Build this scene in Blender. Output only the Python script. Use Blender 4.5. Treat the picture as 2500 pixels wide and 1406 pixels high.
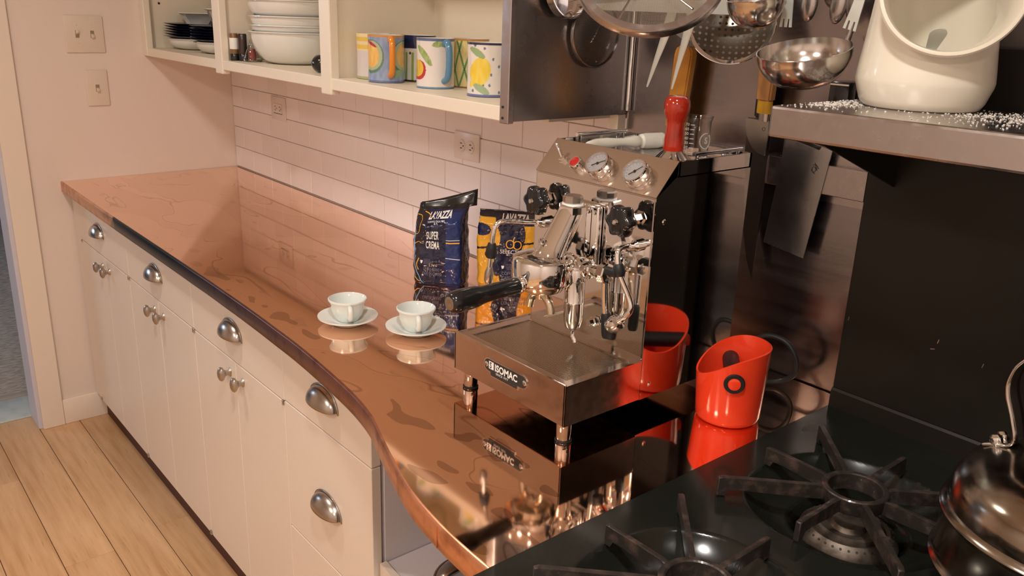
import bpy, bmesh, math, random
from math import sin, cos, pi, sqrt, atan2, radians
from mathutils import Vector, Matrix, noise

# ------------------------------------------------------------------ clear
for o in list(bpy.data.objects):
    bpy.data.objects.remove(o, do_unlink=True)
SC = bpy.context.scene
COL = SC.collection
random.seed(7)

# ------------------------------------------------------------------ camera
YAW, PITCH, ROLL = 0.86595721, 0.31510921, 0.03569941
FPX = 2069.41
CAM = Vector((3.26803, -1.32870, 1.535))
fwd = Vector((-sin(YAW) * cos(PITCH), cos(YAW) * cos(PITCH), -sin(PITCH)))
rt = Vector((cos(YAW), sin(YAW), 0)); up = rt.cross(fwd)
r2 = cos(ROLL) * rt + sin(ROLL) * up; u2 = -sin(ROLL) * rt + cos(ROLL) * up
cd = bpy.data.cameras.new('camera'); cam = bpy.data.objects.new('camera', cd); COL.objects.link(cam)
cd.sensor_fit = 'HORIZONTAL'; cd.sensor_width = 36.0; cd.lens = FPX / 2500 * 36.0
cd.clip_start = 0.02; cd.clip_end = 60
mw = Matrix.Identity(4)
for i in range(3):
    mw[i][0] = r2[i]; mw[i][1] = u2[i]; mw[i][2] = -fwd[i]; mw[i][3] = CAM[i]
cam.matrix_world = mw
SC.camera = cam

# ------------------------------------------------------------------ world and lights
w = bpy.data.worlds.new('world'); SC.world = w; w.use_nodes = True
w.node_tree.nodes['Background'].inputs[0].default_value = (1.0, 0.86, 0.74, 1)
w.node_tree.nodes['Background'].inputs[1].default_value = 0.25
vs = SC.view_settings
vs.view_transform = 'Standard'; vs.look = 'None'; vs.exposure = -0.58; vs.gamma = 1.0; vs.use_curve_mapping = False

def disk_light(name, loc, power, size, col, aim=(0, 0, -1), spread=180):
    l = bpy.data.lights.new(name, 'AREA'); l.shape = 'DISK'; l.size = size; l.energy = power; l.color = col
    l.spread = radians(spread)
    o = bpy.data.objects.new(name, l); COL.objects.link(o); o.location = loc
    o.rotation_euler = Vector(aim).to_track_quat('-Z', 'Y').to_euler()
    return o
WARM = (1.0, 0.90, 0.81)
LAMPS = [(1.30, -1.26, 2.40, 15.0, WARM, 0.13), (2.95, -1.15, 2.40, 25.0, (1.0, 0.95, 0.90), 0.13),
         (2.40, -2.45, 2.40, 27.0, WARM, 0.46), (3.90, -2.30, 2.40, 26.0, WARM, 0.30)]  # these two unseen lamps are added and enlarged as soft fill
for (x, y, z, p, c, sz) in LAMPS:
    disk_light('ceiling_lamp_light', (x, y, z - 0.012), p, sz, c)
disk_light('daylight_next_room', (-1.9, -2.6, 1.7), 30.0, 0.9, (0.62, 0.78, 1.0), (0.1, 0.5, -0.5))

# ------------------------------------------------------------------ helpers
def tag(o, label=None, cat=None, group=None, kind=None):
    if label: o['label'] = label
    if cat: o['category'] = cat
    if group: o['group'] = group
    if kind: o['kind'] = kind
    return o

def thing(name, label, cat, loc=(0, 0, 0), rz=0.0, group=None):
    o = bpy.data.objects.new(name, None); COL.objects.link(o)
    o.empty_display_size = 0.03; o.location = loc; o.rotation_euler = (0, 0, rz)
    return tag(o, label, cat, group)

def ob(name, bm, mat, parent=None, smooth=True, W=False, ang=35):
    """link a bmesh as one object; W: coordinates are world coordinates although the parent is offset"""
    if isinstance(bm, bmesh.types.BMesh):
        bmesh.ops.recalc_face_normals(bm, faces=bm.faces)
        me = bpy.data.meshes.new(name); bm.to_mesh(me); bm.free()
    else:
        me = bm
    o = bpy.data.objects.new(name, me); COL.objects.link(o)
    if mat is not None and not me.materials: me.materials.append(mat)
    if smooth:
        me.polygons.foreach_set('use_smooth', [True] * len(me.polygons))
        try: me.set_sharp_from_angle(angle=radians(ang))
        except Exception: pass
    if parent is not None:
        o.parent = parent
        if W:
            m = Matrix.Identity(4); p = parent
            while p is not None:
                m = (Matrix.LocRotScale(p.location, p.rotation_euler, p.scale)
                     if p.parent is None else p.matrix_parent_inverse @ Matrix.LocRotScale(p.location, p.rotation_euler, p.scale)) @ m \
                    if p.parent is not None else Matrix.LocRotScale(p.location, p.rotation_euler, p.scale) @ m
                p = p.parent
            o.matrix_parent_inverse = m.inverted()
    return o

def copy_tree(o, parent=None):
    c = o.copy(); COL.objects.link(c); c.parent = parent
    for ch in [k for k in o.children]:
        copy_tree(ch, c)
    return c

def new(): return bmesh.new()

def B(bm, x0, x1, y0, y1, z0, z1, bev=0.0, seg=2, M=None):
    vs_ = [bm.verts.new((x, y, z)) for z in (z0, z1) for y in (y0, y1) for x in (x0, x1)]
    F = [(0, 2, 3, 1), (4, 5, 7, 6), (0, 1, 5, 4), (2, 6, 7, 3), (0, 4, 6, 2), (1, 3, 7, 5)]
    fs = [bm.faces.new([vs_[i] for i in f]) for f in F]
    es = list({e for f in fs for e in f.edges})
    geo = vs_
    if bev > 0:
        r = bmesh.ops.bevel(bm, geom=es, offset=bev, segments=seg, affect='EDGES', profile=0.5)
        geo = list({v for f in r['faces'] for v in f.verts} | {v for v in vs_ if v.is_valid})
    if M is not None:
        for v in geo: v.co = M @ v.co
    return bm

def LATHE(bm, prof, seg=32, M=None, a0=0.0, a1=2 * pi, close=True):
    """prof: list of (r, z)"""
    full = abs(a1 - a0 - 2 * pi) < 1e-6
    n = seg if full else seg + 1
    rings = []
    for r, z in prof:
        if r < 1e-7 and full:
            v = bm.verts.new((0, 0, z)); rings.append([v])
        else:
            rings.append([bm.verts.new((r * cos(a0 + (a1 - a0) * i / seg), r * sin(a0 + (a1 - a0) * i / seg), z)) for i in range(n)])
    for A, C in zip(rings, rings[1:]):
        m = seg
        for i in range(m):
            j = (i + 1) % n
            if len(A) == 1 and len(C) == 1: continue
            if len(A) == 1: bm.faces.new((A[0], C[i], C[j]))
            elif len(C) == 1: bm.faces.new((A[i], A[j], C[0]))
            else: bm.faces.new((A[i], A[j], C[j], C[i]))
    if M is not None:
        for R in rings:
            for v in R: v.co = M @ v.co
    return bm

def TUBE(bm, pts, r, seg=12, cap=True, flat=1.0):
    pts = [Vector(p) for p in pts]; n = len(pts)
    rs = r if isinstance(r, (list, tuple)) else [r] * n
    t0 = (pts[1] - pts[0]).normalized()
    a = Vector((0, 0, 1)) if abs(t0.z) < 0.9 else Vector((1, 0, 0))
    u = t0.cross(a).normalized(); rings = []
    for i, p in enumerate(pts):
        t = ((pts[min(i + 1, n - 1)] - pts[max(i - 1, 0)])).normalized()
        u = (u - t * u.dot(t)).normalized(); v = t.cross(u)
        rings.append([bm.verts.new(p + (u * cos(2 * pi * k / seg) + v * sin(2 * pi * k / seg) * flat) * rs[i]) for k in range(seg)])
    for A, C in zip(rings, rings[1:]):
        for k in range(seg):
            bm.faces.new((A[k], A[(k + 1) % seg], C[(k + 1) % seg], C[k]))
    if cap:
        bm.faces.new(rings[0][::-1]); bm.faces.new(rings[-1])
    return bm

def PRISM(bm, poly, h, M=None):
    """2D polygon in local xy, thickness along local z"""
    a = [bm.verts.new((x, y, 0)) for x, y in poly]; b = [bm.verts.new((x, y, h)) for x, y in poly]
    n = len(poly)
    bm.faces.new(a[::-1]); bm.faces.new(b)
    for i in range(n):
        bm.faces.new((a[i], a[(i + 1) % n], b[(i + 1) % n], b[i]))
    if M is not None:
        for v in a + b: v.co = M @ v.co
    return bm

def CAT(pts, k=8):
    P = [Vector(p) for p in pts]; out = []
    for i in range(len(P) - 1):
        p0 = P[max(i - 1, 0)]; p1 = P[i]; p2 = P[i + 1]; p3 = P[min(i + 2, len(P) - 1)]
        for j in range(k):
            t = j / k
            out.append(0.5 * ((2 * p1) + (p2 - p0) * t + (2 * p0 - 5 * p1 + 4 * p2 - p3) * t * t + (3 * p1 - p0 - 3 * p2 + p3) * t ** 3))
    out.append(P[-1]); return out

def basis(origin, ex, ey, ez):
    m = Matrix.Identity(4)
    for i in range(3):
        m[i][0] = ex[i]; m[i][1] = ey[i]; m[i][2] = ez[i]; m[i][3] = origin[i]
    return m

def axis_m(origin, d, roll=Vector((0, 0, 1))):
    """matrix whose local z points along d"""
    z = Vector(d).normalized(); r = Vector(roll)
    if abs(z.dot(r)) > 0.99: r = Vector((1, 0, 0))
    x = r.cross(z).normalized(); y = z.cross(x)
    return basis(origin, x, y, z)
T = Matrix.Translation

def text_mesh(body, size, xs=1.0, bold=0.0, shear=0.0, spacing=1.0, align='LEFT'):
    c = bpy.data.curves.new('lettering', 'FONT'); c.body = body; c.size = size; c.offset = bold; c.shear = shear
    c.space_character = spacing; c.align_x = align; c.resolution_u = 3
    o = bpy.data.objects.new('lettering', c); COL.objects.link(o)
    me = bpy.data.meshes.new_from_object(o); bpy.data.objects.remove(o, do_unlink=True); bpy.data.curves.remove(c)
    for v in me.vertices: v.co.x *= xs
    return me

def text(body, size, mat, parent, M, W=False, name='lettering', **k):
    me = text_mesh(body, size, **k); me.transform(M); me.materials.clear()
    return ob(name, me, mat, parent, smooth=False, W=W)

def boolean(a, b, op):
    m = a.modifiers.new('b', 'BOOLEAN'); m.object = b; m.operation = op; m.solver = 'EXACT'
    dg = bpy.context.evaluated_depsgraph_get()
    me = bpy.data.meshes.new_from_object(a.evaluated_get(dg))
    a.modifiers.clear(); a.data = me
    bpy.data.objects.remove(b, do_unlink=True)
    return a

# ------------------------------------------------------------------ materials
MATS = {}
def mat(name, col=(0.8, 0.8, 0.8), rough=0.5, metal=0.0, coat=0.0, spec=0.5, trans=0.0, ior=1.45,
        noise_=None, bump=None, rnoise=None, emit=None, emis=0.0, objrand=0.0, alpha_grid=None, attr=None, sss=0):
    """noise_: (scale vec or float, colour 2, lo, hi, detail); bump: (scale, strength); rnoise: (scale, lo, hi)"""
    m = bpy.data.materials.new(name); m.use_nodes = True
    nt = m.node_tree; p = nt.nodes['Principled BSDF']; L = nt.links.new
    p.inputs['Base Color'].default_value = (*col, 1); p.inputs['Roughness'].default_value = rough
    p.inputs['Metallic'].default_value = metal; p.inputs['Coat Weight'].default_value = coat
    p.inputs['Coat Roughness'].default_value = 0.05
    p.inputs['Specular IOR Level'].default_value = spec; p.inputs['IOR'].default_value = ior
    p.inputs['Transmission Weight'].default_value = trans
    if emit: p.inputs['Emission Color'].default_value = (*emit, 1); p.inputs['Emission Strength'].default_value = emis
    tc = nt.nodes.new('ShaderNodeTexCoord')
    def nz(scale, detail=4.0, rough_=0.55, dist=0.0):
        mp = nt.nodes.new('ShaderNodeMapping'); L(tc.outputs['Object'], mp.inputs['Vector'])
        s = scale if isinstance(scale, (tuple, list)) else (scale,) * 3
        mp.inputs['Scale'].default_value = s
        n = nt.nodes.new('ShaderNodeTexNoise'); L(mp.outputs[0], n.inputs['Vector']); n.inputs['Scale'].default_value = 1.0
        n.inputs['Detail'].default_value = detail; n.inputs['Roughness'].default_value = rough_; n.inputs['Distortion'].default_value = dist
        return n.outputs['Fac']
    def ramp(src, lo, hi, a=0.0, b=1.0):
        r = nt.nodes.new('ShaderNodeMapRange'); L(src, r.inputs['Value'])
        r.inputs['From Min'].default_value = lo; r.inputs['From Max'].default_value = hi
        r.inputs['To Min'].default_value = a; r.inputs['To Max'].default_value = b
        return r.outputs[0]
    cur = None
    if attr:
        a = nt.nodes.new('ShaderNodeAttribute'); a.attribute_name = attr; cur = a.outputs['Color']; L(cur, p.inputs['Base Color'])
    if noise_:
        for (sc, c2, lo, hi, det) in (noise_ if isinstance(noise_, list) else [noise_]):
            f = ramp(nz(sc, det), lo, hi)
            mx = nt.nodes.new('ShaderNodeMix'); mx.data_type = 'RGBA'
            L(f, mx.inputs['Factor'])
            if cur is None: mx.inputs[6].default_value = (*col, 1)
            else: L(cur, mx.inputs[6])
            mx.inputs[7].default_value = (*c2, 1); cur = mx.outputs[2]
        L(cur, p.inputs['Base Color'])
    if objrand:
        oi = nt.nodes.new('ShaderNodeObjectInfo'); hs = nt.nodes.new('ShaderNodeHueSaturation')
        L(ramp(oi.outputs['Random'], 0, 1, 1 - objrand, 1 + objrand), hs.inputs['Value'])
        if cur is None: hs.inputs['Color'].default_value = (*col, 1)
        else: L(cur, hs.inputs['Color'])
        L(hs.outputs[0], p.inputs['Base Color'])
    if rnoise: L(ramp(nz(rnoise[0], 5), 0.3, 0.7, rnoise[1], rnoise[2]), p.inputs['Roughness'])
    if bump:
        b = nt.nodes.new('ShaderNodeBump'); b.inputs['Strength'].default_value = bump[1]; b.inputs['Distance'].default_value = 0.002
        L(nz(bump[0], bump[2] if len(bump) > 2 else 3), b.inputs['Height']); L(b.outputs[0], p.inputs['Normal'])
    if alpha_grid:
        # (pitch, lo, hi, kind): kind 'mesh' = woven wire, 'hole' = round holes; in object x/y (or given axes)
        pitch, thr, kind, axes = alpha_grid
        sep = nt.nodes.new('ShaderNodeSeparateXYZ'); L(tc.outputs['Object'], sep.inputs[0])
        def sinus(ax):
            a = nt.nodes.new('ShaderNodeMath'); a.operation = 'MULTIPLY'; L(sep.outputs[ax], a.inputs[0]); a.inputs[1].default_value = 2 * pi / pitch
            s = nt.nodes.new('ShaderNodeMath'); s.operation = 'SINE'; L(a.outputs[0], s.inputs[0]); return s.outputs[0]
        s1, s2 = sinus(axes[0]), sinus(axes[1])
        c = nt.nodes.new('ShaderNodeMath'); c.operation = 'MAXIMUM' if kind == 'mesh' else 'ADD'; L(s1, c.inputs[0]); L(s2, c.inputs[1])
        g = nt.nodes.new('ShaderNodeMath'); g.operation = 'GREATER_THAN' if kind == 'mesh' else 'LESS_THAN'; L(c.outputs[0], g.inputs[0]); g.inputs[1].default_value = thr
        L(g.outputs[0], p.inputs['Alpha'])
    MATS[name] = m
    return m

paint_wall = mat('wall_paint', (0.78, 0.66, 0.58), 0.55, bump=(60, 0.08))
paint_trim = mat('trim_paint', (0.82, 0.70, 0.59), 0.4)
paint_lav = mat('jamb_paint', (0.62, 0.60, 0.66), 0.45)
paint_cab = mat('cabinet_paint', (0.79, 0.695, 0.60), 0.33, coat=0.15)
paint_cab_shade = mat('cabinet_paint_in_shade', (0.72, 0.68, 0.72), 0.4)  # white cabinet paint with the cooler light on side faces in its colour
paint_up = mat('upper_cabinet_paint', (0.83, 0.75, 0.62), 0.35, coat=0.1)
paint_upin = mat('upper_cabinet_inside_paint', (0.80, 0.71, 0.56), 0.45)
ceil_m = mat('ceiling_paint', (0.86, 0.82, 0.77), 0.7)
paint_far = mat('far_wall_paint', (0.78, 0.71, 0.67), 0.55)
tile_m = mat('glazed_tile', (0.88, 0.80, 0.785), 0.28, coat=0.0, objrand=0.03)  # pink of light bounced off the copper is put into this colour
grout_m = mat('grout', (0.62, 0.50, 0.43), 0.8)
floor_m = mat('floor_plank', (0.64, 0.38, 0.195), 0.38, coat=0.12, objrand=0.10,
              noise_=[((3, 60, 60), (0.46, 0.245, 0.10), 0.40, 0.75, 6), ((1.5, 9, 9), (0.76, 0.49, 0.27), 0.45, 0.8, 4), ((9, 160, 160), (0.40, 0.20, 0.08), 0.62, 0.8, 3)], bump=((4, 120, 120), 0.15))
gap_m = mat('floor_gap', (0.10, 0.05, 0.025), 0.8)
carpet_m = mat('woven_carpet', (0.33, 0.27, 0.22), 0.95, noise_=((90, 25, 40), (0.52, 0.43, 0.35), 0.4, 0.6, 2), bump=((90, 25, 40), 0.8))
marble_m = mat('threshold_stone', (0.62, 0.66, 0.62), 0.35, noise_=(14, (0.45, 0.50, 0.48), 0.45, 0.75, 4))
blue_m = mat('blue_shelf', (0.42, 0.56, 0.80), 0.5)
steel_wall_m = mat('steel_sheet', (0.37, 0.34, 0.345), 0.2, 1.0, rnoise=((3, 3, 40), 0.17, 0.28), bump=((4, 4, 300), 0.02, 2))
steel_panel_m = mat('steel_end_panel', (0.42, 0.415, 0.41), 0.26, 1.0, rnoise=((8, 8, 8), 0.2, 0.32))
steel_m = mat('brushed_steel', (0.48, 0.44, 0.43), 0.24, 1.0, rnoise=((50, 50, 50), 0.17, 0.30))
satin = mat('satin_steel', (0.62, 0.58, 0.54), 0.16, 1.0)
steel_dark = mat('dark_steel', (0.20, 0.18, 0.16), 0.30, 1.0)
mirror_m = mat('polished_steel', (0.76, 0.74, 0.73), 0.045, 1.0)
sidemirror_m = mat('polished_side_steel', (0.60, 0.57, 0.54), 0.06, 1.0)
tray_m = mat('drip_tray_steel', (0.66, 0.58, 0.53), 0.14, 1.0, rnoise=(60, 0.10, 0.20))
chrome = mat('chrome', (0.88, 0.87, 0.86), 0.05, 1.0)
gold_chrome = mat('worn_chrome', (0.74, 0.66, 0.52), 0.16, 1.0)
nickel = mat('brushed_nickel', (0.46, 0.42, 0.38), 0.26, 1.0)
alum = mat('pale_metal', (0.72, 0.75, 0.69), 0.42, 0.55, bump=((20, 300, 20), 0.05))
black_pl = mat('black_plastic', (0.012, 0.012, 0.012), 0.18, coat=0.3)
black_rub = mat('black_rubber', (0.010, 0.010, 0.010), 0.5)
enamel = mat('black_enamel', (0.010, 0.011, 0.008), 0.20, spec=0.4, coat=0.15, rnoise=(9, 0.12, 0.30))
riser_m = mat('black_backguard', (0.013, 0.011, 0.008), 0.38, spec=0.3, rnoise=(3, 0.30, 0.45))
iron = mat('cast_iron', (0.030, 0.024, 0.020), 0.33, 0.2, coat=0.2, noise_=(60, (0.11, 0.075, 0.058), 0.5, 0.8, 5), bump=(200, 0.25))
burner_m = mat('burner_metal', (0.16, 0.13, 0.105), 0.5, 0.8, noise_=(50, (0.06, 0.045, 0.035), 0.4, 0.7, 4))
copper = mat('copper_edge', (0.80, 0.40, 0.23), 0.22, 1.0, noise_=(25, (0.55, 0.24, 0.13), 0.5, 0.75, 5))
white_china = mat('white_china', (0.80, 0.79, 0.74), 0.12, coat=0.5)
brush_white = mat('cream_white_plastic', (0.88, 0.87, 0.76), 0.35)
cup_china = mat('espresso_china', (0.76, 0.80, 0.76), 0.10, coat=0.6)
navy_china = mat('navy_glaze', (0.012, 0.016, 0.04), 0.08, coat=0.5)
cream_pot = mat('cream_stoneware', (0.76, 0.70, 0.57), 0.22, coat=0.4)
red_pl = mat('red_plastic', (0.83, 0.055, 0.018), 0.16, coat=0.5)
red_paint = mat('red_lacquer', (0.46, 0.028, 0.010), 0.13, coat=0.6)
yellow_wood = mat('yellow_wood', (0.72, 0.33, 0.035), 0.35, coat=0.3, noise_=((20, 20, 3), (0.60, 0.24, 0.03), 0.4, 0.7, 4))
tan_wood = mat('tan_wood', (0.66, 0.34, 0.12), 0.45, noise_=((60, 60, 6), (0.48, 0.22, 0.07), 0.4, 0.7, 4))
yellow_pl = mat('yellow_collar', (0.80, 0.46, 0.03), 0.3)
glass = mat('clear_glass', (0.95, 0.96, 0.95), 0.02, 0, trans=1.0, ior=1.45)
print_white = mat('white_print', (0.85, 0.84, 0.80), 0.5)
print_grey = mat('grey_print', (0.22, 0.22, 0.30), 0.5)
print_gold = mat('gold_print', (0.80, 0.42, 0.05), 0.35)
dark_mark = mat('dark_mark', (0.02, 0.02, 0.02), 0.6)
plate_ivory = mat('plastic_ivory', (0.74, 0.62, 0.51), 0.32)
plate_white = mat('plastic_white', (0.80, 0.71, 0.66), 0.3)
lamp_red = mat('red_lens', (0.45, 0.015, 0.015), 0.15, coat=0.5)
dial_m = mat('dial_face', (0.72, 0.68, 0.70), 0.35)
salt_m = mat('salt', (0.85, 0.80, 0.72), 0.4)
toe_m = mat('toe_kick_shade', (0.07, 0.022, 0.012), 0.6)  # dark brown that also carries the shade below the doors
bag_m = mat('foil_print', rough=0.24, attr='Col', coat=0.35, bump=(26, 0.45, 3))
mug_m = mat('painted_ceramic', rough=0.13, attr='Col', coat=0.5)
mesh_m = mat('wire_mesh', (0.55, 0.50, 0.43), 0.35, 1.0, alpha_grid=(0.0016, 0.55, 'mesh', (0, 1)))
mesh_m2 = mat('dark_wire_mesh', (0.22, 0.19, 0.16), 0.4, 1.0, alpha_grid=(0.0014, 0.2, 'mesh', (0, 1)))
grid_m = mat('perforated_steel', (0.55, 0.47, 0.37), 0.25, 1.0, alpha_grid=(0.0040, 0.25, 'hole', (0, 1)))
perf_m = mat('perforated_skimmer', (0.22, 0.20, 0.17), 0.25, 1.0, alpha_grid=(0.0105, 1.15, 'hole', (0, 1)))
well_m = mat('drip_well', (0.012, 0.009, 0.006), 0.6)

def copper_top_material():
    m = bpy.data.materials.new('polished_copper'); m.use_nodes = True
    nt = m.node_tree; p = nt.nodes['Principled BSDF']; L = nt.links.new
    tc = nt.nodes.new('ShaderNodeTexCoord')
    p.inputs['Metallic'].default_value = 1.0
    def nz(scale, det=3, dist=0.0):
        mp = nt.nodes.new('ShaderNodeMapping'); mp.inputs['Scale'].default_value = scale; L(tc.outputs['Object'], mp.inputs[0])
        n = nt.nodes.new('ShaderNodeTexNoise'); n.inputs['Scale'].default_value = 1; n.inputs['Detail'].default_value = det
        n.inputs['Distortion'].default_value = dist; L(mp.outputs[0], n.inputs['Vector']); return n.outputs['Fac']
    def mr(s, a, b, c=0.0, d=1.0):
        r = nt.nodes.new('ShaderNodeMapRange'); L(s, r.inputs[0])
        for i, v in enumerate((a, b, c, d)): r.inputs[1 + i].default_value = v
        return r.outputs[0]
    def math_(op, a, b):
        n = nt.nodes.new('ShaderNodeMath'); n.operation = op
        for i, v in enumerate((a, b)):
            if isinstance(v, (int, float)): n.inputs[i].default_value = v
            else: L(v, n.inputs[i])
        return n.outputs[0]
    def mix(f, a, b):
        x = nt.nodes.new('ShaderNodeMix'); x.data_type = 'RGBA'; L(f, x.inputs[0])
        for i, v in ((6, a), (7, b)):
            if isinstance(v, tuple): x.inputs[i].default_value = (*v, 1)
            else: L(v, x.inputs[i])
        return x.outputs[2]
    # wavy tide marks: thin contour lines of a stretched noise, mostly running along the counter
    n1 = nz((1.6, 4.2, 1), 2.5, 0.6)
    tri = math_('ABSOLUTE', math_('SUBTRACT', math_('FRACT', math_('MULTIPLY', n1, 7.0), 0), 0.5), 0)
    line = mr(tri, 0.0, 0.028, 1.0, 0.0)
    gate = mr(nz((2.2, 3.0, 1), 2), 0.44, 0.54)
    tide = math_('MULTIPLY', line, gate)
    band = mr(n1, 0.50, 0.515)                       # broad, slightly darker areas with a crisp edge
    base = mix(math_('MULTIPLY', band, 0.55), (0.98, 0.68, 0.51), (0.90, 0.60, 0.44))
    base = mix(math_('MULTIPLY', tide, 0.60), base, (0.42, 0.20, 0.11))
    # small blotches
    blot = mr(nz((7, 16, 1), 1.5), 0.68, 0.70)
    base = mix(math_('MULTIPLY', blot, 0.20), base, (0.50, 0.30, 0.20))
    # drying marks in a band near the front edge
    sp_ = nt.nodes.new('ShaderNodeSeparateXYZ'); L(tc.outputs['Object'], sp_.inputs[0])
    nearf = math_('MULTIPLY', mr(sp_.outputs[1], -0.575, -0.60), mr(sp_.outputs[0], 1.15, 1.35))
    fb = math_('MULTIPLY', mr(nz((11, 22, 1), 1.0), 0.60, 0.606), nearf)
    base = mix(math_('MULTIPLY', fb, 0.6), base, (0.44, 0.27, 0.19))
    L(base, p.inputs['Base Color'])
    L(mr(nz((5, 5, 5), 4), 0.3, 0.7, 0.025, 0.07), p.inputs['Roughness'])
    b = nt.nodes.new('ShaderNodeBump'); b.inputs['Strength'].default_value = 0.05; b.inputs['Distance'].default_value = 0.004
    L(nz((5, 7, 1), 2), b.inputs['Height']); L(b.outputs[0], p.inputs['Normal'])
    return m
copper_top = copper_top_material()

def apron_material():
    """copper edge strip: black for a stretch near the wall, then purple-brown, bright copper at the curved end"""
    m = bpy.data.materials.new('patinated_copper_edge'); m.use_nodes = True
    nt = m.node_tree; p = nt.nodes['Principled BSDF']; L = nt.links.new
    p.inputs['Metallic'].default_value = 0.85; p.inputs['Roughness'].default_value = 0.30
    tc = nt.nodes.new('ShaderNodeTexCoord'); s = nt.nodes.new('ShaderNodeSeparateXYZ'); L(tc.outputs['Object'], s.inputs[0])
    n = nt.nodes.new('ShaderNodeTexNoise'); n.inputs['Scale'].default_value = 28; n.inputs['Detail'].default_value = 5; L(tc.outputs['Object'], n.inputs[0])
    ad = nt.nodes.new('ShaderNodeMath'); ad.operation = 'MULTIPLY_ADD'; L(n.outputs['Fac'], ad.inputs[0]); ad.inputs[1].default_value = 0.10; L(s.outputs[0], ad.inputs[2])
    dv = nt.nodes.new('ShaderNodeMath'); dv.operation = 'DIVIDE'; L(ad.outputs[0], dv.inputs[0]); dv.inputs[1].default_value = 2.72
    r = nt.nodes.new('ShaderNodeValToRGB'); L(dv.outputs[0], r.inputs[0]); cr = r.color_ramp
    st = [(0.0, (0.66, 0.34, 0.20)), (0.22, (0.70, 0.38, 0.23)), (0.243, (0.66, 0.36, 0.22)), (0.252, (0.012, 0.010, 0.009)), (0.43, (0.015, 0.012, 0.011)),
          (0.52, (0.10, 0.055, 0.055)), (0.66, (0.19, 0.09, 0.075)), (0.80, (0.34, 0.14, 0.09)), (0.88, (0.72, 0.33, 0.19)), (1.0, (0.85, 0.42, 0.23))]
    cr.elements[0].position = 0; cr.elements[0].color = (*st[0][1], 1); cr.elements[1].position = 1; cr.elements[1].color = (*st[-1][1], 1)
    for pos, c in st[1:-1]:
        e = cr.elements.new(pos); e.color = (*c, 1)
    mx = nt.nodes.new('ShaderNodeMix'); mx.data_type = 'RGBA'; mx.blend_type = 'MULTIPLY'
    mr = nt.nodes.new('ShaderNodeMapRange'); L(n.outputs['Fac'], mr.inputs[0]); mr.inputs[1].default_value = 0.5; mr.inputs[2].default_value = 0.75
    L(mr.outputs[0], mx.inputs[0]); L(r.outputs[0], mx.inputs[6]); mx.inputs[7].default_value = (0.55, 0.45, 0.42, 1)
    L(mx.outputs[2], p.inputs['Base Color'])
    return m
apron_m = apron_material()

def set_colors(me, fn):
    a = me.color_attributes.new('Col', 'FLOAT_COLOR', 'POINT')
    for i, v in enumerate(me.vertices):
        a.data[i].color = (*fn(v.co), 1)

# ================================================================== SETTING
ZC = 0.915        # counter top
XR = 2.619        # left flank of the range
CEIL = 2.45
def struct(o): o['kind'] = 'structure'; return o

# floor with planks
fl = struct(ob('floor', B(new(), -0.13, 4.75, -3.35, 0.1, -0.06, -0.004), gap_m, smooth=False))
seams = [-0.02 - 0.1345 * k for k in range(26)]
pl_mesh = {}
for i, y in enumerate(seams[:-1]):
    x = -0.13 - 0.0; first = True
    cut = {6: [0.93], 7: [0.35, 1.75], 5: [1.35]}.get(i, [0.4 + (i * 0.77) % 1.3, 2.3 + (i * 0.53) % 1.1])
    xs = [-0.13] + cut + [4.75]
    for a, b in zip(xs, xs[1:]):
        key = round(b - a, 3)
        if key not in pl_mesh:
            o = ob('plank', B(new(), 0.0008, key - 0.0008, -0.1345 + 0.0009, -0.0009, -0.02, 0, 0.0012, 1), floor_m, fl, smooth=False)
            pl_mesh[key] = o.data
        else:
            o = ob('plank', pl_mesh[key], None, fl, smooth=False)
        o.location = (a, y, 0)

# walls
wl = new()
B(wl, -0.13, 0, -0.815, 0.10, 0, CEIL); B(wl, -0.13, 0, -1.70, -0.815, 2.05, CEIL); B(wl, -0.13, 0, -3.35, -1.70, 0, CEIL)
struct(ob('wall_left', wl, paint_wall, smooth=False))
wb = struct(ob('wall_back', B(new(), 0, 4.75, 0.0, 0.10, 0, CEIL), paint_wall, smooth=False))
struct(ob('wall_front', B(new(), -0.13, 4.75, -3.45, -3.35, 0, CEIL), paint_far, smooth=False))
struct(ob('wall_right', B(new(), 4.75, 4.85, -3.45, 0.1, 0, CEIL), paint_far, smooth=False))
struct(ob('ceiling', B(new(), -0.13, 4.85, -3.45, 0.1, CEIL, CEIL + 0.1), ceil_m, smooth=False))
ob('grout_bed', B(new(), 0.0, 2.062, -0.0035, 0.0, ZC - 0.03, 1.352), grout_m, wb, smooth=False)
rows = [(0.917, 0.9955), (0.9955, 1.0735), (1.0735, 1.1505), (1.1505, 1.2275), (1.2275, 1.3055), (1.3055, 1.3345)]
tile_cache = {}
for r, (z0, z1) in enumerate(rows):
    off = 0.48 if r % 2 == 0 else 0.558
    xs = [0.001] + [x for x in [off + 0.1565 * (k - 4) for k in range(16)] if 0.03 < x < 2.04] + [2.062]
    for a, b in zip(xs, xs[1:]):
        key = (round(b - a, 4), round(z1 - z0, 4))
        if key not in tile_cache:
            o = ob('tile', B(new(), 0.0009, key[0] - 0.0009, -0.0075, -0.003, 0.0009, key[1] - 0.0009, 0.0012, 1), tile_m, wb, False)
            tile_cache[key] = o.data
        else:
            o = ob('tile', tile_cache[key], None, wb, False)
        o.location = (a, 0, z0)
ob('steel_sheet', B(new(), 2.064, 4.75, -0.006, 0.0, ZC - 0.02, 2.2), steel_wall_m, wb, smooth=False)
ob('sheet_top_edge', B(new(), 2.44, 2.612, -0.009, -0.006, 1.246, 1.266), steel_m, wb, smooth=False)

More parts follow.
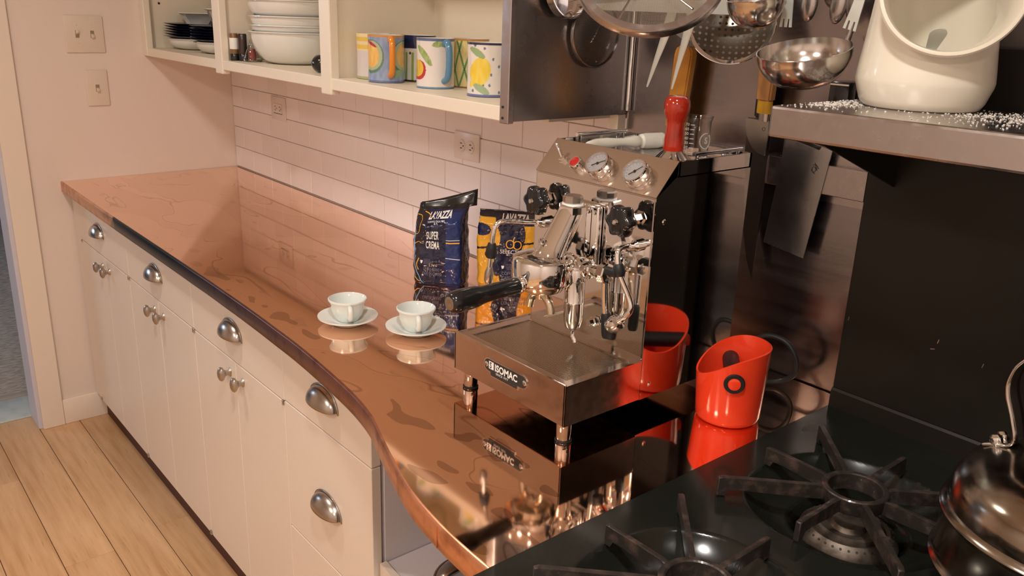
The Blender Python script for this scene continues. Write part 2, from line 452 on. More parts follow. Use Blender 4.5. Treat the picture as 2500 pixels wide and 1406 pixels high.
# doorway trim, baseboard, threshold
c = new(); B(c, 0, 0.014, -0.816, -0.742, 0, 2.12, 0.002, 1); B(c, 0, 0.014, -1.775, -1.70, 0, 2.12, 0.002, 1); B(c, 0, 0.014, -1.70, -0.816, 2.05, 2.12, 0.002, 1)
struct(ob('trim_1', c, paint_trim, smooth=False))
c = new(); B(c, -0.132, 0.0, -0.829, -0.8145, 0, 2.05, 0.001, 1)
struct(ob('trim_2', c, paint_lav, smooth=False))
struct(ob('baseboard_left', B(new(), 0, 0.012, -0.742, -0.02, 0, 0.098, 0.003, 2), paint_trim))
struct(ob('trim_3', B(new(), -0.33, -0.13, -1.75, -0.80, -0.03, 0.006, 0.004, 2), marble_m))
tm = new(); B(tm, -0.365, -0.33, -1.75, -0.70, -0.03, 0.012, 0.005, 2)
struct(ob('trim_4', tm, mat('threshold_wood', (0.42, 0.36, 0.30), 0.5)))
# next room seen through the doorway
nf = struct(ob('floor_next_room', B(new(), -4.2, -0.13, -3.4, 1.4, -0.06, 0.0), carpet_m, smooth=False))
nw = new(); B(nw, -4.3, -4.2, -3.5, 1.5, 0, CEIL); B(nw, -4.2, -0.13, 1.4, 1.5, 0, CEIL); B(nw, -4.2, -0.13, -3.5, -3.4, 0, CEIL)
struct(ob('wall_next_room', nw, paint_lav, smooth=False))
struct(ob('ceiling_next_room', B(new(), -4.3, -0.13, -3.5, 1.5, CEIL, CEIL + 0.1), ceil_m, smooth=False))
bk = thing('bookcase', 'pale blue open bookcase seen through the doorway', 'bookcase', (-3.75, -0.35, 0))
ob('back_panel', B(new(), -3.76, -3.74, -1.2, 0.6, 0.02, 1.9), blue_m, bk, False, W=True)
for yy in (-1.2, -0.6, -0.05, 0.58):
    ob('upright', B(new(), -3.74, -3.45, yy, yy + 0.022, 0, 1.9), blue_m, bk, False, W=True)
for zz in (0.06, 0.30, 0.62, 0.95, 1.28, 1.6, 1.88):
    ob('shelf', B(new(), -3.74, -3.45, -1.178, 0.58, zz, zz + 0.022), blue_m, bk, False, W=True)

# ceiling lamps
lamp_glow = mat('lamp_diffuser', (1, 1, 1), 0.5, emit=(1.0, 0.82, 0.62), emis=6.0)
for i, (x, y, z, p, c, sz) in enumerate(LAMPS):
    k = sz / 0.13
    t = thing('ceiling_lamp', ['round recessed ceiling lamp above the aisle by the white cabinets', 'round recessed ceiling lamp above the black range',
              'large round fill lamp added on the ceiling in the middle of the room', 'medium round fill lamp added on the ceiling away from the tiled wall'][i], 'lamp', (x, y, CEIL), group='recessed ceiling lamps')
    ob('trim_ring', LATHE(new(), [(0.068 * k, -0.0), (0.068 * k, -0.03), (0.068 * k + 0.006, -0.036), (0.068 * k + 0.025, -0.030), (0.068 * k + 0.03, 0.0)], 40), paint_trim, t)
    ob('diffuser', LATHE(new(), [(0, -0.022), (0.067 * k, -0.022), (0.067 * k, -0.019), (0, -0.019)], 32), lamp_glow, t, False)

# ================================================================== BASE CABINETS
YF = -0.625
def cup_pull(parent, x, z, y=YF, M=None):
    bm = new(); A, H, D = 0.052, 0.036, 0.027
    nu, nv = 20, 8; g = []
    for i in range(nu + 1):
        u = pi * i / nu; row = []
        for j in range(nv + 1):
            v = pi / 2 * j / nv
            row.append(bm.verts.new((A * cos(u), -D * sin(u) ** 0.8 * sin(v), H * sin(u) * cos(v) - H * 0.45)))
        g.append(row)
    for i in range(nu):
        for j in range(nv):
            bm.faces.new((g[i][j], g[i + 1][j], g[i + 1][j + 1], g[i][j + 1]))
    bmesh.ops.remove_doubles(bm, verts=bm.verts, dist=1e-5)
    # flat flange around the dome
    rim = []
    for i in range(nu + 1):
        u = pi * i / nu
        rim.append((Vector((A * cos(u), -0.001, H * sin(u) - H * 0.45)), Vector(((A + 0.006) * cos(u), -0.001, (H + 0.005) * sin(u) - H * 0.45 - (0.003 if i in (0, nu) else 0)))))
    ra = [(bm.verts.new(a), bm.verts.new(b)) for a, b in rim]
    for (a, b), (c_, d) in zip(ra, ra[1:]): bm.faces.new((a, c_, d, b))
    MM = T((x, y, z)) if M is None else M
    for v in bm.verts: v.co = MM @ v.co
    o = ob('cup_pull', bm, nickel, parent, W=True)
    s = o.modifiers.new('s', 'SOLIDIFY'); s.thickness = 0.0016; s.offset = 1
    return o

def knob(parent, x, z):
    prof = [(0, 0.031), (0.007, 0.0305), (0.012, 0.028), (0.0148, 0.0235), (0.0135, 0.019), (0.009, 0.0155), (0.0058, 0.012), (0.0052, 0.006), (0.0085, 0.0025), (0.009, 0.0), (0, 0)]
    # slightly oval button knob
    M = axis_m((x, YF, z), (0, -1, 0)) @ Matrix.Diagonal((0.85, 1.25, 1, 1))
    return ob('knob', LATHE(new(), prof, 24, M), nickel, parent, W=True)

def front(parent, name, x0, x1, z0, z1):
    return ob(name, B(new(), x0 + 0.0010, x1 - 0.0010, YF, YF + 0.02, z0 + 0.0012, z1 - 0.0012, 0.0012, 1), paint_cab, parent, False, W=True)

def hinge(parent, x, z):
    bm = new(); LATHE(bm, [(0, -0.006), (0.0024, -0.006), (0.0030, -0.0045), (0.0024, -0.003), (0.0024, 0.003), (0.0030, 0.0045), (0.0024, 0.006), (0, 0.0066)], 10, T((x, YF - 0.0018, z)))
    return ob('hinge', bm, nickel, parent, W=True)

ZS, ZB, ZT = 0.722, 0.102, 0.874
units = [(0.10, 0.632, 'white base cabinet with two doors and one drawer, at the left wall'),
         (0.632, 1.172, 'white base cabinet with two doors, second from the left wall'),
         (1.172, 1.700, 'white base cabinet with two doors, beside the three-drawer cabinet')]
for (x0, x1, lab) in units:
    t = thing('base_cabinet', lab, 'cabinet', ((x0 + x1) / 2, -0.31, 0), group='white base cabinets')
    xa = 0.004 if x0 == 0.10 else x0
    ob('body', B(new(), xa, x1, YF + 0.02, -0.012, ZB, ZT), paint_cab, t, False, W=True)
    if x0 == 0.10: ob('filler_strip', B(new(), 0.013, 0.099, YF + 0.004, YF + 0.02, ZB, ZT), paint_cab, t, False, W=True)
    ob('toe_kick', B(new(), xa, x1, -0.592, -0.57, 0, ZB), toe_m, t, False, W=True)  # dark board brought forward to stand in for shade under the doors
    d = front(t, 'drawer', x0, x1, ZS, ZT); xm = {0.10: 0.375, 0.632: 0.892, 1.172: 1.438}[x0]
    cup_pull(d, {0.10: 0.335, 0.632: 0.892, 1.172: 1.432}[x0], 0.806)
    for (a, b, kx) in ((x0, xm, xm - 0.036), (xm, x1, xm + 0.040)):
        dr = front(t, 'door', a, b, ZB, ZS); knob(dr, kx, 0.684)
    for hx in (x0 + 0.003, x1 - 0.003):
        hinge(t, hx, ZS - 0.002); hinge(t, hx, ZB + 0.008)
t = thing('drawer_cabinet', 'white three-drawer base cabinet under the curve of the counter', 'cabinet', (1.88, -0.31, 0))
ob('body', B(new(), 1.700, 2.046, YF + 0.02, -0.012, ZB, ZT), paint_cab, t, False, W=True)
ob('side_panel', B(new(), 2.046, 2.062, -0.5985, -0.012, 0.0, ZT), paint_cab_shade, t, False, W=True)
ob('toe_kick', B(new(), 1.700, 2.046, -0.592, -0.57, 0, ZB), toe_m, t, False, W=True)  # brought forward likewise, its dark face standing in for floor shade
for (z0, z1, pz) in ((ZS + 0.004, ZT, 0.806), (0.418, ZS + 0.004, 0.566), (ZB, 0.418, 0.26)):
    bm = new(); B(bm, 1.701, 2.060, YF, YF + 0.02, z0 + 0.0012, z1 - 0.0012, 0.0012, 1)
    d = ob('drawer', bm, paint_cab, t, False, W=True)
    cup_pull(d, 1.884, pz)

# rounded tilt-out bin against the cabinet side
t = thing('flour_bin', 'white curved-front bin with a cup pull under the copper counter end', 'bin', (2.15, -0.36, 0))
prof = [(2.064, 0.515)] + [(2.10 + 0.12 * sin(a), 0.395 + 0.115 * cos(a)) for a in [pi / 2 * k / 10 for k in range(11)]] + [(2.22, 0.03), (2.064, 0.03)]
bm = new(); PRISM(bm, prof, 0.49, basis((0, -0.105, 0), (1, 0, 0), (0, 0, 1), (0, -1, 0)))
ob('front_panel', bm, paint_cab_shade, t, True, W=True, ang=20)
prof2 = [(2.064, 0.519)] + [(2.10 + 0.124 * sin(a), 0.395 + 0.119 * cos(a)) for a in [pi / 2 * k / 10 for k in range(11)]] + [(2.224, 0.02), (2.064, 0.02)]
ob('end_panel', PRISM(new(), prof2, 0.014, basis((0, -0.598, 0), (1, 0, 0), (0, 0, 1), (0, -1, 0))), paint_cab, t, True, W=True, ang=20)
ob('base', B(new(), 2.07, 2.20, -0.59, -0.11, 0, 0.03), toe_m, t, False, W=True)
cup_pull(t, 0, 0, M=basis((2.148, -0.495, 0.502), Vector((0, 1, 0)), Vector((-0.42, 0, -0.9)), Vector((-0.9, 0, 0.42))))

# ================================================================== COPPER COUNTER
edge = [(0, -0.648), (0.30, -0.651), (0.63, -0.653), (1.0, -0.653), (1.36, -0.654), (1.6, -0.657), (1.79, -0.663), (1.925, -0.670), (2.041, -0.681),
        (2.126, -0.691), (2.198, -0.706), (2.259, -0.727), (2.322, -0.748), (2.423, -0.777), (2.494, -0.789), (2.559, -0.795), (XR - 0.003, -0.797)]
ec = CAT([(x, y, 0) for x, y in edge], 6)
t = thing('copper_countertop', 'long polished copper worktop with a curved front edge', 'countertop', (1.3, -0.33, ZT))
bm = new()
PRISM(bm, [(v.x, v.y + 0.004) for v in ec] + [(XR - 0.003, -0.011), (0.003, -0.011)], 0.040, T((0, 0, ZC - 0.0405)))
ob('worktop', bm, copper_top, t, False, W=True)
bm = new(); rr = [[] for _ in range(6)]
pr = [(0.004, ZC), (0.001, ZC - 0.0008), (-0.001, ZC - 0.004), (-0.001, ZC - 0.036), (0.004, ZC - 0.0405), (0.02, ZC - 0.0405)]
loops = []
for i, v in enumerate(ec):
    tg = (ec[min(i + 1, len(ec) - 1)] - ec[max(i - 1, 0)]).normalized(); nrm = Vector((-tg.y, tg.x, 0))
    wob = 0.0008 * noise.noise(Vector((v.x * 9, 0, 3)))
    loops.append([bm.verts.new((v.x + nrm.x * (d + wob), v.y + nrm.y * (d + wob), z)) for d, z in pr])
for a, b in zip(loops, loops[1:]):
    for k in range(len(pr) - 1): bm.faces.new((a[k], a[k + 1], b[k + 1], b[k]))
o = ob('edge_strip', bm, apron_m, t, True, W=True, ang=50)
o = ob('edge_seam', B(new(), 2.5058, 2.5068, -0.7925, -0.788, ZC - 0.036, ZC - 0.004), apron_m, t, False, W=True)

# ================================================================== UPPER CABINET
t = thing('wall_cabinet', 'open white wall cabinet with three bays above the tiles', 'cabinet', (1.0, -0.16, 1.34))
ZF, ZU = 1.368, 2.15
ob('bottom_shelf', B(new(), 0.004, 2.036, -0.30, -0.009, 1.348, ZF), paint_upin, t, False, W=True)
ob('back_panel', B(new(), 0.004, 2.036, -0.016, -0.009, ZF, ZU), paint_upin, t, False, W=True)
ob('top_panel', B(new(), 0.004, 2.036, -0.30, -0.009, ZU, ZU + 0.02), paint_up, t, False, W=True)
ob('inner_shelf', B(new(), 0.018, 2.02, -0.29, -0.016, 1.735, 1.755), paint_upin, t, False, W=True)
for x0, x1 in ((0.004, 0.016), (0.700, 0.714), (1.360, 1.377), (2.02, 2.036)):
    ob('partition', B(new(), x0, x1, -0.302, -0.016, ZF, ZU), paint_upin, t, False, W=True)
fr = ob('face_frame', B(new(), 0.004, 2.037, -0.322, -0.300, 1.340, ZF, 0.002, 1), paint_up, t, False, W=True)
for x0, x1 in ((0.002, 0.040), (0.668, 0.722), (1.338, 1.390)):
    bm = new(); B(bm, x0, x1, -0.324, -0.300, 1.328 if x0 > 0.1 else 1.340, ZU, 0.003, 2)
    ob('stile', bm, paint_up, fr, False, W=True)
ob('top_rail', B(new(), 0.004, 2.037, -0.322, -0.300, ZU - 0.04, ZU + 0.02, 0.002, 1), paint_up, fr, False, W=True)
bm = new(); LATHE(bm, [(0, -0.001), (0.004, -0.001), (0.004, 0.001), (0, 0.001)], 12, axis_m((0.0165, -0.26, 1.52), (1, 0, 0)))
ob('peg_hole', bm, dark_mark, t, False, W=True)
# steel sheet on the cabinet end
t = thing('steel_end_sheet', 'dull grey steel sheet covering the end of the wall cabinet', 'metal sheet', (2.05, -0.16, 1.34))
ob('sheet', B(new(), 2.037, 2.060, -0.312, -0.008, 1.342, 2.1), steel_panel_m, t, False, W=True)
fl_ = ob('front_flange', B(new(), 2.036, 2.061, -0.327, -0.312, 1.338, 2.1, 0.0015, 1), steel_m, t, False, W=True)
for zz in (1.348, 1.368):
    ob('screw', LATHE(new(), [(0, 0.002), (0.0022, 0.0015), (0.0028, 0)], 10, axis_m((2.046, -0.327, zz), (0, -1, 0))), dark_mark, fl_, W=True)
ob('corner_bead', TUBE(new(), [(2.066, -0.012, 1.350), (2.066, -0.012, 2.1)], 0.0055, 12), chrome, t, W=True)
ob('screw', LATHE(new(), [(0, 0.003), (0.002, 0.002), (0.003, 0)], 10, axis_m((2.060, -0.105, 1.448), (1, 0, 0))), chrome, t, W=True)
ob('wood_cleat', B(new(), 2.03, 2.058, -0.030, -0.008, 1.310, 1.341), paint_up, t, False, W=True)
ob('wood_strip', B(new(), 2.012, 2.034, -0.200, -0.03, 1.3325, 1.3395), paint_up, t, False, W=True)

# ================================================================== SWITCHES AND OUTLETS
def switch_plate(y0, y1, z0, z1, toggles, label):
    t = thing('switch_plate', label, 'light switch', (0, (y0 + y1) / 2, (z0 + z1) / 2))
    ob('plate', B(new(), 0.0, 0.006, y0, y1, z0, z1, 0.003, 3), plate_ivory, t, W=True)
    zc = (z0 + z1) / 2
    for (yy, upw) in toggles:
        bm = new(); B(bm, 0.006, 0.0066, yy - 0.006, yy + 0.006, zc - 0.012, zc + 0.012)
        s = ob('slot', bm, mat('slot_shadow', (0.30, 0.22, 0.15), 0.6), t, False, W=True)
        bm = new(); B(bm, -0.002, 0.013, -0.0045, 0.0045, -0.005, 0.005, 0.0015, 2, T((0.004, yy, zc + upw * 0.003)) @ Matrix.Rotation(radians(-28 * upw), 4, 'Y'))
        ob('toggle', bm, plate_ivory, t, W=True)
        for dz in (-0.03, 0.03):
            ob('screw', LATHE(new(), [(0, 0.0012), (0.0025, 0.0008), (0.003, 0)], 10, axis_m((0.006, yy, zc + dz), (1, 0, 0))), plate_ivory, t, W=True)
switch_plate(-0.577, -0.452, 1.350, 1.473, [(-0.538, 1), (-0.490, -1)], 'ivory double switch plate on the wall, the upper and wider one')
switch_plate(-0.529, -0.456, 1.169, 1.292, [(-0.4925, -1)], 'ivory single switch plate below the double one')

def outlet(x0, x1, z0, z1, label, square):
    t = thing('wall_outlet', label, 'outlet', ((x0 + x1) / 2, -0.0075, (z0 + z1) / 2))
    ob('plate', B(new(), x0, x1, -0.0125, -0.0075, z0, z1, 0.002, 2), plate_white, t, W=True)
    xc, zc = (x0 + x1) / 2, (z0 + z1) / 2
    if square:
        ob('face', B(new(), xc - 0.033, xc + 0.033, -0.0142, -0.0125, zc - 0.0165, zc + 0.0165, 0.001, 1), plate_white, t, W=True)
        ob('edge_line', B(new(), xc - 0.033, xc + 0.033, -0.0135, -0.0125, zc - 0.0185, zc - 0.0168), dark_mark, t, False, W=True)
    yb = -0.0144
    for s in (-1, 1):
        cx = xc + s * (0.018 if square else 0.0195)
        if not square:
            ob('socket', LATHE(new(), [(0, 0.002), (0.0155, 0.002), (0.0172, 0.0)], 28, axis_m((cx, -0.0125, zc), (0, -1, 0)) @ Matrix.Diagonal((0.92, 1.0, 1, 1))), plate_white, t, W=True)
        for dz in (-0.0063, 0.0063):
            ob('slot', B(new(), cx - 0.0042, cx + 0.0038, yb - 0.0004, yb, zc + dz - 0.0011, zc + dz + 0.0011), dark_mark, t, False, W=True)
        ob('slot', B(new(), cx + 0.007, cx + 0.0105, yb - 0.0004, yb, zc - 0.002, zc + 0.002), dark_mark, t, False, W=True)
outlet(0.357, 0.469, 1.142, 1.222, 'small white outlet with square face on the tiles near the left wall corner', True)
outlet(1.466, 1.572, 1.166, 1.236, 'white outlet with two round sockets on the tiles near the coffee bags', False)

# ================================================================== ESPRESSO MACHINE
X0, X1, XM = 2.184, 2.455, 2.320
YP, YT, YBK = -0.360, -0.528, -0.130          # front plate, tray front, back
em = thing('espresso_machine', 'polished steel espresso machine with two gauges and a black-handled portafilter', 'espresso machine', (XM, -0.33, ZC))
yz = basis((X0, 0, 0), (0, 1, 0), (0, 0, 1), (1, 0, 0))
bm = new(); PRISM(bm, [(YP, 0.946), (YP, 1.277), (-0.316, 1.306), (YBK, 1.306), (YBK, 0.946)], X1 - X0, yz)
ob('body', bm, sidemirror_m, em, False, W=True)
ob('front_plate', B(new(), X0 + 0.004, X1 - 0.003, YP - 0.0015, YP, 1.000, 1.2745), mirror_m, em, False, W=True)
sl = Vector((0, 0.046, 0.051)).normalized(); sn = Vector((0, -0.051, 0.046)).normalized(); so = Vector((XM, YP, 1.2775))
PM = basis(so, (1, 0, 0), sl, sn)
SLH = sqrt(0.046 ** 2 + 0.051 ** 2)
bm = new(); B(bm, X0 - XM - 0.001, X1 - XM + 0.0, -0.001, SLH, -0.001, 0.0015, 0.0006, 1, PM)
ob('gauge_panel', bm, mat('gauge_panel_steel', (0.60, 0.50, 0.42), 0.2, 1.0), em, False, W=True)
rim = new()
B(rim, X0, X0 + 0.005, -0.314, YBK, 1.304, 1.328); B(rim, X1 - 0.005, X1, -0.314, YBK, 1.304, 1.328)
B(rim, X0, X1, YBK - 0.005, YBK, 1.304, 1.328); B(rim, X0, X1, -0.316, -0.310, 1.304, 1.3278)
ob('top_rim', rim, mirror_m, em, False, W=True)
ob('cup_warmer', B(new(), X0 + 0.005, X1 - 0.005, -0.31, YBK - 0.005, 1.306, 1.308), grid_m if False else steel_m, em, False, W=True)
for (xx, ya, yb) in ((X0 + 0.012, -0.272, -0.162), (X1 - 0.012, -0.258, -0.152)):
    bm = new(); TUBE(bm, [(xx, ya - 0.008, 1.334), (xx, yb + 0.008, 1.334)], 0.0036, 12)
    for yy in (ya, yb): TUBE(bm, [(xx, yy, 1.307), (xx, yy, 1.334)], 0.003, 10)
    ob('cup_rail', bm, chrome, em, W=True)
# drip tray
dt = new()
B(dt, X0 - 0.003, X1 + 0.001, YT, YT + 0.003, 0.948, 1.017, 0.001, 1)
B(dt, X0 - 0.003, X0, YT, YP, 0.948, 1.014); B(dt, X1 - 0.002, X1 + 0.001, YT, YP - 0.002, 0.948, 1.0145)
B(dt, X0, X1 - 0.002, YT + 0.003, YP, 0.948, 0.952)
B(dt, X0, X0 + 0.02, YT + 0.003, YP, 1.0105, 1.0125); B(dt, X1 - 0.018, X1 - 0.002, YT + 0.003, YP, 1.0105, 1.0125)
B(dt, X0 + 0.02, X1 - 0.018, YT + 0.003, YT + 0.019, 1.0105, 1.0125); B(dt, X0 + 0.02, X1 - 0.018, YP - 0.016, YP, 1.0105, 1.0125)
tr = ob('drip_tray', dt, tray_m, em, False, W=True)
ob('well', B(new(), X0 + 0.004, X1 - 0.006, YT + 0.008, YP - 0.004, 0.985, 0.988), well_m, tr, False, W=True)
ob('drip_grid', B(new(), X0 + 0.02, X1 - 0.018, YT + 0.019, YP - 0.016, 1.0095, 1.0105), grid_m, tr, False, W=True)
for (fx, fy) in ((X0 + 0.018, YT + 0.02), (X1 - 0.016, YT + 0.018), (X0 + 0.02, YBK - 0.02), (X1 - 0.02, YBK - 0.02)):
    f = ob('foot', LATHE(new(), [(0, 0.0005), (0.0115, 0.0005), (0.0125, 0.002), (0.0125, 0.033), (0, 0.033)], 28, T((fx, fy, ZC))), chrome, em, W=True)
    ob('rubber_ring', LATHE(new(), [(0.0126, 0.0), (0.0134, 0.0), (0.0134, 0.0028), (0.0126, 0.0028)], 28, T((fx, fy, ZC + 0.0004))), black_rub, f, W=True)
# badge
bx, bz = 2.3185, 0.9855
BM = basis((bx, YT - 0.0002, bz), (1, 0, 0), (0, 0, 1), (0, -1, 0))
def badge_poly(g):
    L_, R_, h = -0.053 - g, 0.053 + g, 0.0105 + g
    pts = []
    for k in range(9): a = pi / 2 + pi * k / 8; pts.append((L_ + h + h * cos(a), h * sin(a) + 0.002))
    pts += [(-0.0365 - g * 0, -h + 0.0015), (-0.0365 + 0.001, -h - 0.0045), (0.030 + g, -h - 0.0045), (0.031 + g, -h + 0.0015)]
    for k in range(9): a = -pi / 2 + pi * k / 8; pts.append((R_ - h + h * cos(a), h * sin(a) + 0.002))
    return pts
bd = ob('badge', PRISM(new(), badge_poly(0.0015), 0.0012, BM), chrome, em, False, W=True)
ob('badge_field', PRISM(new(), badge_poly(-0.0004), 0.0014, BM), dark_mark, bd, False, W=True)
for sx in (-0.0475, 0.0475):
    ob('rivet', LATHE(new(), [(0, 0.0022), (0.0035, 0.0020), (0.0045, 0.0014)], 16, BM @ T((sx, 0.002, 0))), chrome, bd, W=True)
ob('emblem', B(new(), -0.0405, -0.0285, -0.0035, 0.0095, 0.0014, 0.0017, M=BM), print_white, bd, False, W=True)
text('S', 0.0145, dark_mark, bd, BM @ T((-0.0385, -0.0018, 0.0019)), W=True, xs=0.8, bold=0.0004)
text('ISOMAC', 0.0165, print_white, bd, BM @ T((-0.0255, -0.0028, 0.0018)), W=True, xs=0.93, bold=0.0005)
text('SINCE 1977', 0.0055, print_white, bd, BM @ T((-0.0225, -0.0088, 0.0018)), W=True, xs=1.15)
# gauges, switch, lamp on the sloped panel
def on_panel(x, v, h=0.0): return PM @ T((x - XM, v, h))
for gx, ang in ((2.322, 33), (2.402, 48)):
    M = on_panel(gx, SLH * 0.40) @ Matrix.Diagonal((0.84, 0.84, 0.95, 1))
    g = ob('pressure_gauge', LATHE(new(), [(0, 0.0), (0.0265, 0.0), (0.0275, 0.003), (0.0265, 0.006), (0.0245, 0.0065), (0.0245, 0.0175), (0.0255, 0.019), (0.0245, 0.0215), (0.0222, 0.0215), (0.0215, 0.017), (0.0215, 0.016), (0, 0.016)], 48, M), chrome, em, W=True)
    ob('dial', LATHE(new(), [(0, 0.0165), (0.0213, 0.0165), (0.0213, 0.0160), (0, 0.0160)], 40, M), dial_m, g, False, W=True)
    tk = new()
    for k in range(13):
        a = radians(225 - 270 * k / 12); c_, s_ = cos(a), sin(a)
        B(tk, -0.0004, 0.0004, 0.0165, 0.0190, 0.0166, 0.0168, M=M @ Matrix.Rotation(a - pi / 2, 4, 'Z'))
    ob('scale_marks', tk, print_grey, g, False, W=True)
    R = M @ Matrix.Rotation(radians(ang), 4, 'Z')
    nd = new(); PRISM(nd, [(-0.013, -0.0009), (-0.003, -0.0007), (0.0175, -0.0005), (0.0175, 0.0005), (-0.003, 0.0007), (-0.013, 0.0009)], 0.0006, R @ T((0, 0, 0.0176)))
    LATHE(nd, [(0, 0.0186), (0.0026, 0.0184), (0.0030, 0.0170), (0, 0.0170)], 16, M)
    ob('needle', nd, black_pl, g, False, W=True)
    ob('crystal', LATHE(new(), [(0, 0.0206), (0.0221, 0.0204), (0.0221, 0.0199), (0, 0.0200)], 40, M), glass, g, W=True)
M = on_panel(2.270, SLH * 0.34)
li = ob('indicator_lamp', LATHE(new(), [(0.0, 0.0), (0.0115, 0.0), (0.0115, 0.013), (0.0105, 0.0145), (0.0088, 0.0145), (0.0085, 0.0125), (0, 0.0125)], 32, M), chrome, em, W=True)
ob('lens', LATHE(new(), [(0, 0.0138), (0.0085, 0.0128), (0.0085, 0.0120), (0, 0.0120)], 24, M), lamp_red, li, W=True)
M = on_panel(2.230, SLH * 0.42)
sw = ob('toggle_switch', LATHE(new(), [(0, 0), (0.0085, 0), (0.0085, 0.002), (0.0065, 0.003), (0.0065, 0.008), (0.005, 0.009), (0.0, 0.009)], 6, M), chrome, em, False, W=True)
pv = M @ Vector((0, 0, 0.006)); tip = M @ Vector((-0.013, 0.016, 0.024))
ob('lever', TUBE(new(), [pv, pv.lerp(tip, 0.5), pv.lerp(tip, 0.92), tip], [0.0022, 0.0028, 0.0036, 0.0028], 12), chrome, sw, W=True)
ob('screw', LATHE(new(), [(0, 0.002), (0.003, 0.0016), (0.0045, 0)], 14, axis_m((X1, -0.338, 1.238), (1, 0, 0))), chrome, em, W=True)
ob('screw', LATHE(new(), [(0, 0.002), (0.003, 0.0016), (0.0045, 0)], 14, axis_m((X1, -0.338, 0.968), (1, 0, 0))), chrome, em, W=True)
# group head
gy, gz = -0.452, 1.150
gh = new()
LATHE(gh, [(0, 0.0205), (0.030, 0.0205), (0.0440, 0.0190), (0.0490, 0.0160), (0.0505, 0.0125), (0.0505, -0.019), (0.049, -0.023), (0.042, -0.024), (0.0, -0.024)], 56, T((2.312, gy, gz)))
g = ob('group_head', gh, chrome, em, W=True)
# slanted cylinder from the bell up to the cap
bm = new(); TUBE(bm, CAT([(2.3145, -0.444, 1.158), (2.3155, -0.434, 1.180), (2.317, -0.415, 1.213), (2.318, -0.401, 1.238)], 5),
                 [0.031, 0.0285, 0.0265, 0.0250, 0.0240, 0.0233, 0.0228, 0.0223, 0.0219, 0.0216, 0.0213, 0.0210, 0.0208, 0.0206, 0.0204, 0.0203], 36)
ob('neck', bm, chrome, g, W=True)
bm = new(); LATHE(bm, [(0, 0.0), (0.0245, 0.0), (0.0245, 0.011), (0.0225, 0.013), (0, 0.013)], 6, T((2.318, -0.400, 1.234)) @ Matrix.Rotation(0.3, 4, 'Z'))
ob('hex_collar', bm, chrome, g, False, W=True)
bm = new(); LATHE(bm, [(0.0, 0.0), (0.0150, 0.0), (0.0165, 0.002), (0.0165, 0.010), (0.0145, 0.0125), (0, 0.0125)], 8, T((2.318, -0.400, 1.249)))
ob('cap', bm, nickel, g, False, W=True)
ob('gasket', LATHE(new(), [(0.014, -0.0015), (0.0172, -0.0015), (0.0172, 0.001), (0.014, 0.001)], 24, T((2.318, -0.400, 1.2485))), print_white, g, W=True)
# block that joins the neck to the machine
bm = new(); PRISM(bm, [(-0.432, 1.176), (-0.400, 1.238), (-0.372, 1.242), (-0.372, 1.158), (-0.425, 1.158)], 0.032, basis((2.304, 0, 0), (0, 1, 0), (0, 0, 1), (1, 0, 0)))
bmesh.ops.bevel(bm, geom=list(bm.edges), offset=0.003, segments=2, affect='EDGES')
ob('bridge', bm, chrome, g, W=True)
bm = new(); B(bm, 2.292, 2.352, -0.374, -0.3625, 1.142, 1.246, 0.005, 3)
ob('flange', bm, chrome, g, W=True)
for bxx, bzz in ((2.343, 1.235), (2.343, 1.152), (2.300, 1.235)):
    ob('bolt', LATHE(new(), [(0, 0.003), (0.003, 0.003), (0.0042, 0.001), (0.0042, 0)], 12, axis_m((bxx, -0.374, bzz), (0, -1, 0))), chrome, g, W=True)
ob('jet_screw', LATHE(new(), [(0.0025, 0.004), (0.0045, 0.004), (0.0055, 0.0015), (0.0055, -0.002)], 14, axis_m((2.3135, -0.4585, 1.193), (0, -0.78, 0.62))), chrome, g, W=True)
# portafilter
pf = ob('portafilter', LATHE(new(), [(0.0, -0.030), (0.024, -0.029), (0.033, -0.025), (0.0355, -0.018), (0.0355, -0.006), (0, -0.006)], 48, T((2.312, gy, gz - 0.012))), gold_chrome, em, W=True)
hx0 = Vector((2.314, -0.489, 1.130)); hx1 = Vector((2.320, -0.641, 1.127)); hd = (hx1 - hx0).normalized()
ob('neck', TUBE(new(), [hx0 + Vector((0, 0.02, -0.004)), hx0, hx0 - Vector((0, 0.014, 0))], [0.013, 0.010, 0.010], 20), gold_chrome, pf, W=True)
HM = axis_m(hx0 + hd * 0.012, hd)
ob('ferrule', LATHE(new(), [(0, 0), (0.0125, 0), (0.0138, 0.002), (0.0138, 0.006), (0.012, 0.008), (0, 0.008)], 32, HM), chrome, pf, W=True)
hl = (hx1 - hx0).length - 0.012
hb = ob('handle', LATHE(new(), [(0, 0.006), (0.0122, 0.006), (0.0130, 0.012), (0.0132, hl * 0.50), (0.0142, hl * 0.58), (0.0165, hl * 0.66), (0.0172, hl * 0.78), (0.0172, hl - 0.014), (0.0160, hl - 0.006), (0.0128, hl - 0.001), (0.0105, hl), (0, hl)], 40, HM), black_pl, pf, W=True)
ob('end_cap', LATHE(new(), [(0.0102, hl - 0.001), (0.0102, hl + 0.0006), (0.0085, hl + 0.0012), (0.004, hl + 0.0004), (0, hl + 0.0002)], 32, HM), nickel, hb, W=True)
sp = new()
TUBE(sp, [(2.312, gy, 1.112), (2.312, gy, 1.098)], [0.012, 0.010], 20)
for s in (-1, 1):
    ctr = CAT([(2.312, gy, 1.103), (2.312 + s * 0.010, gy - 0.002, 1.104), (2.312 + s * 0.021, gy - 0.002, 1.095), (2.312 + s * 0.026, gy - 0.002, 1.078)], 5)
    TUBE(sp, ctr, [0.0085 - 0.002 * k / 15 for k in range(16)], 16)
ob('spout', sp, gold_chrome, pf, W=True)
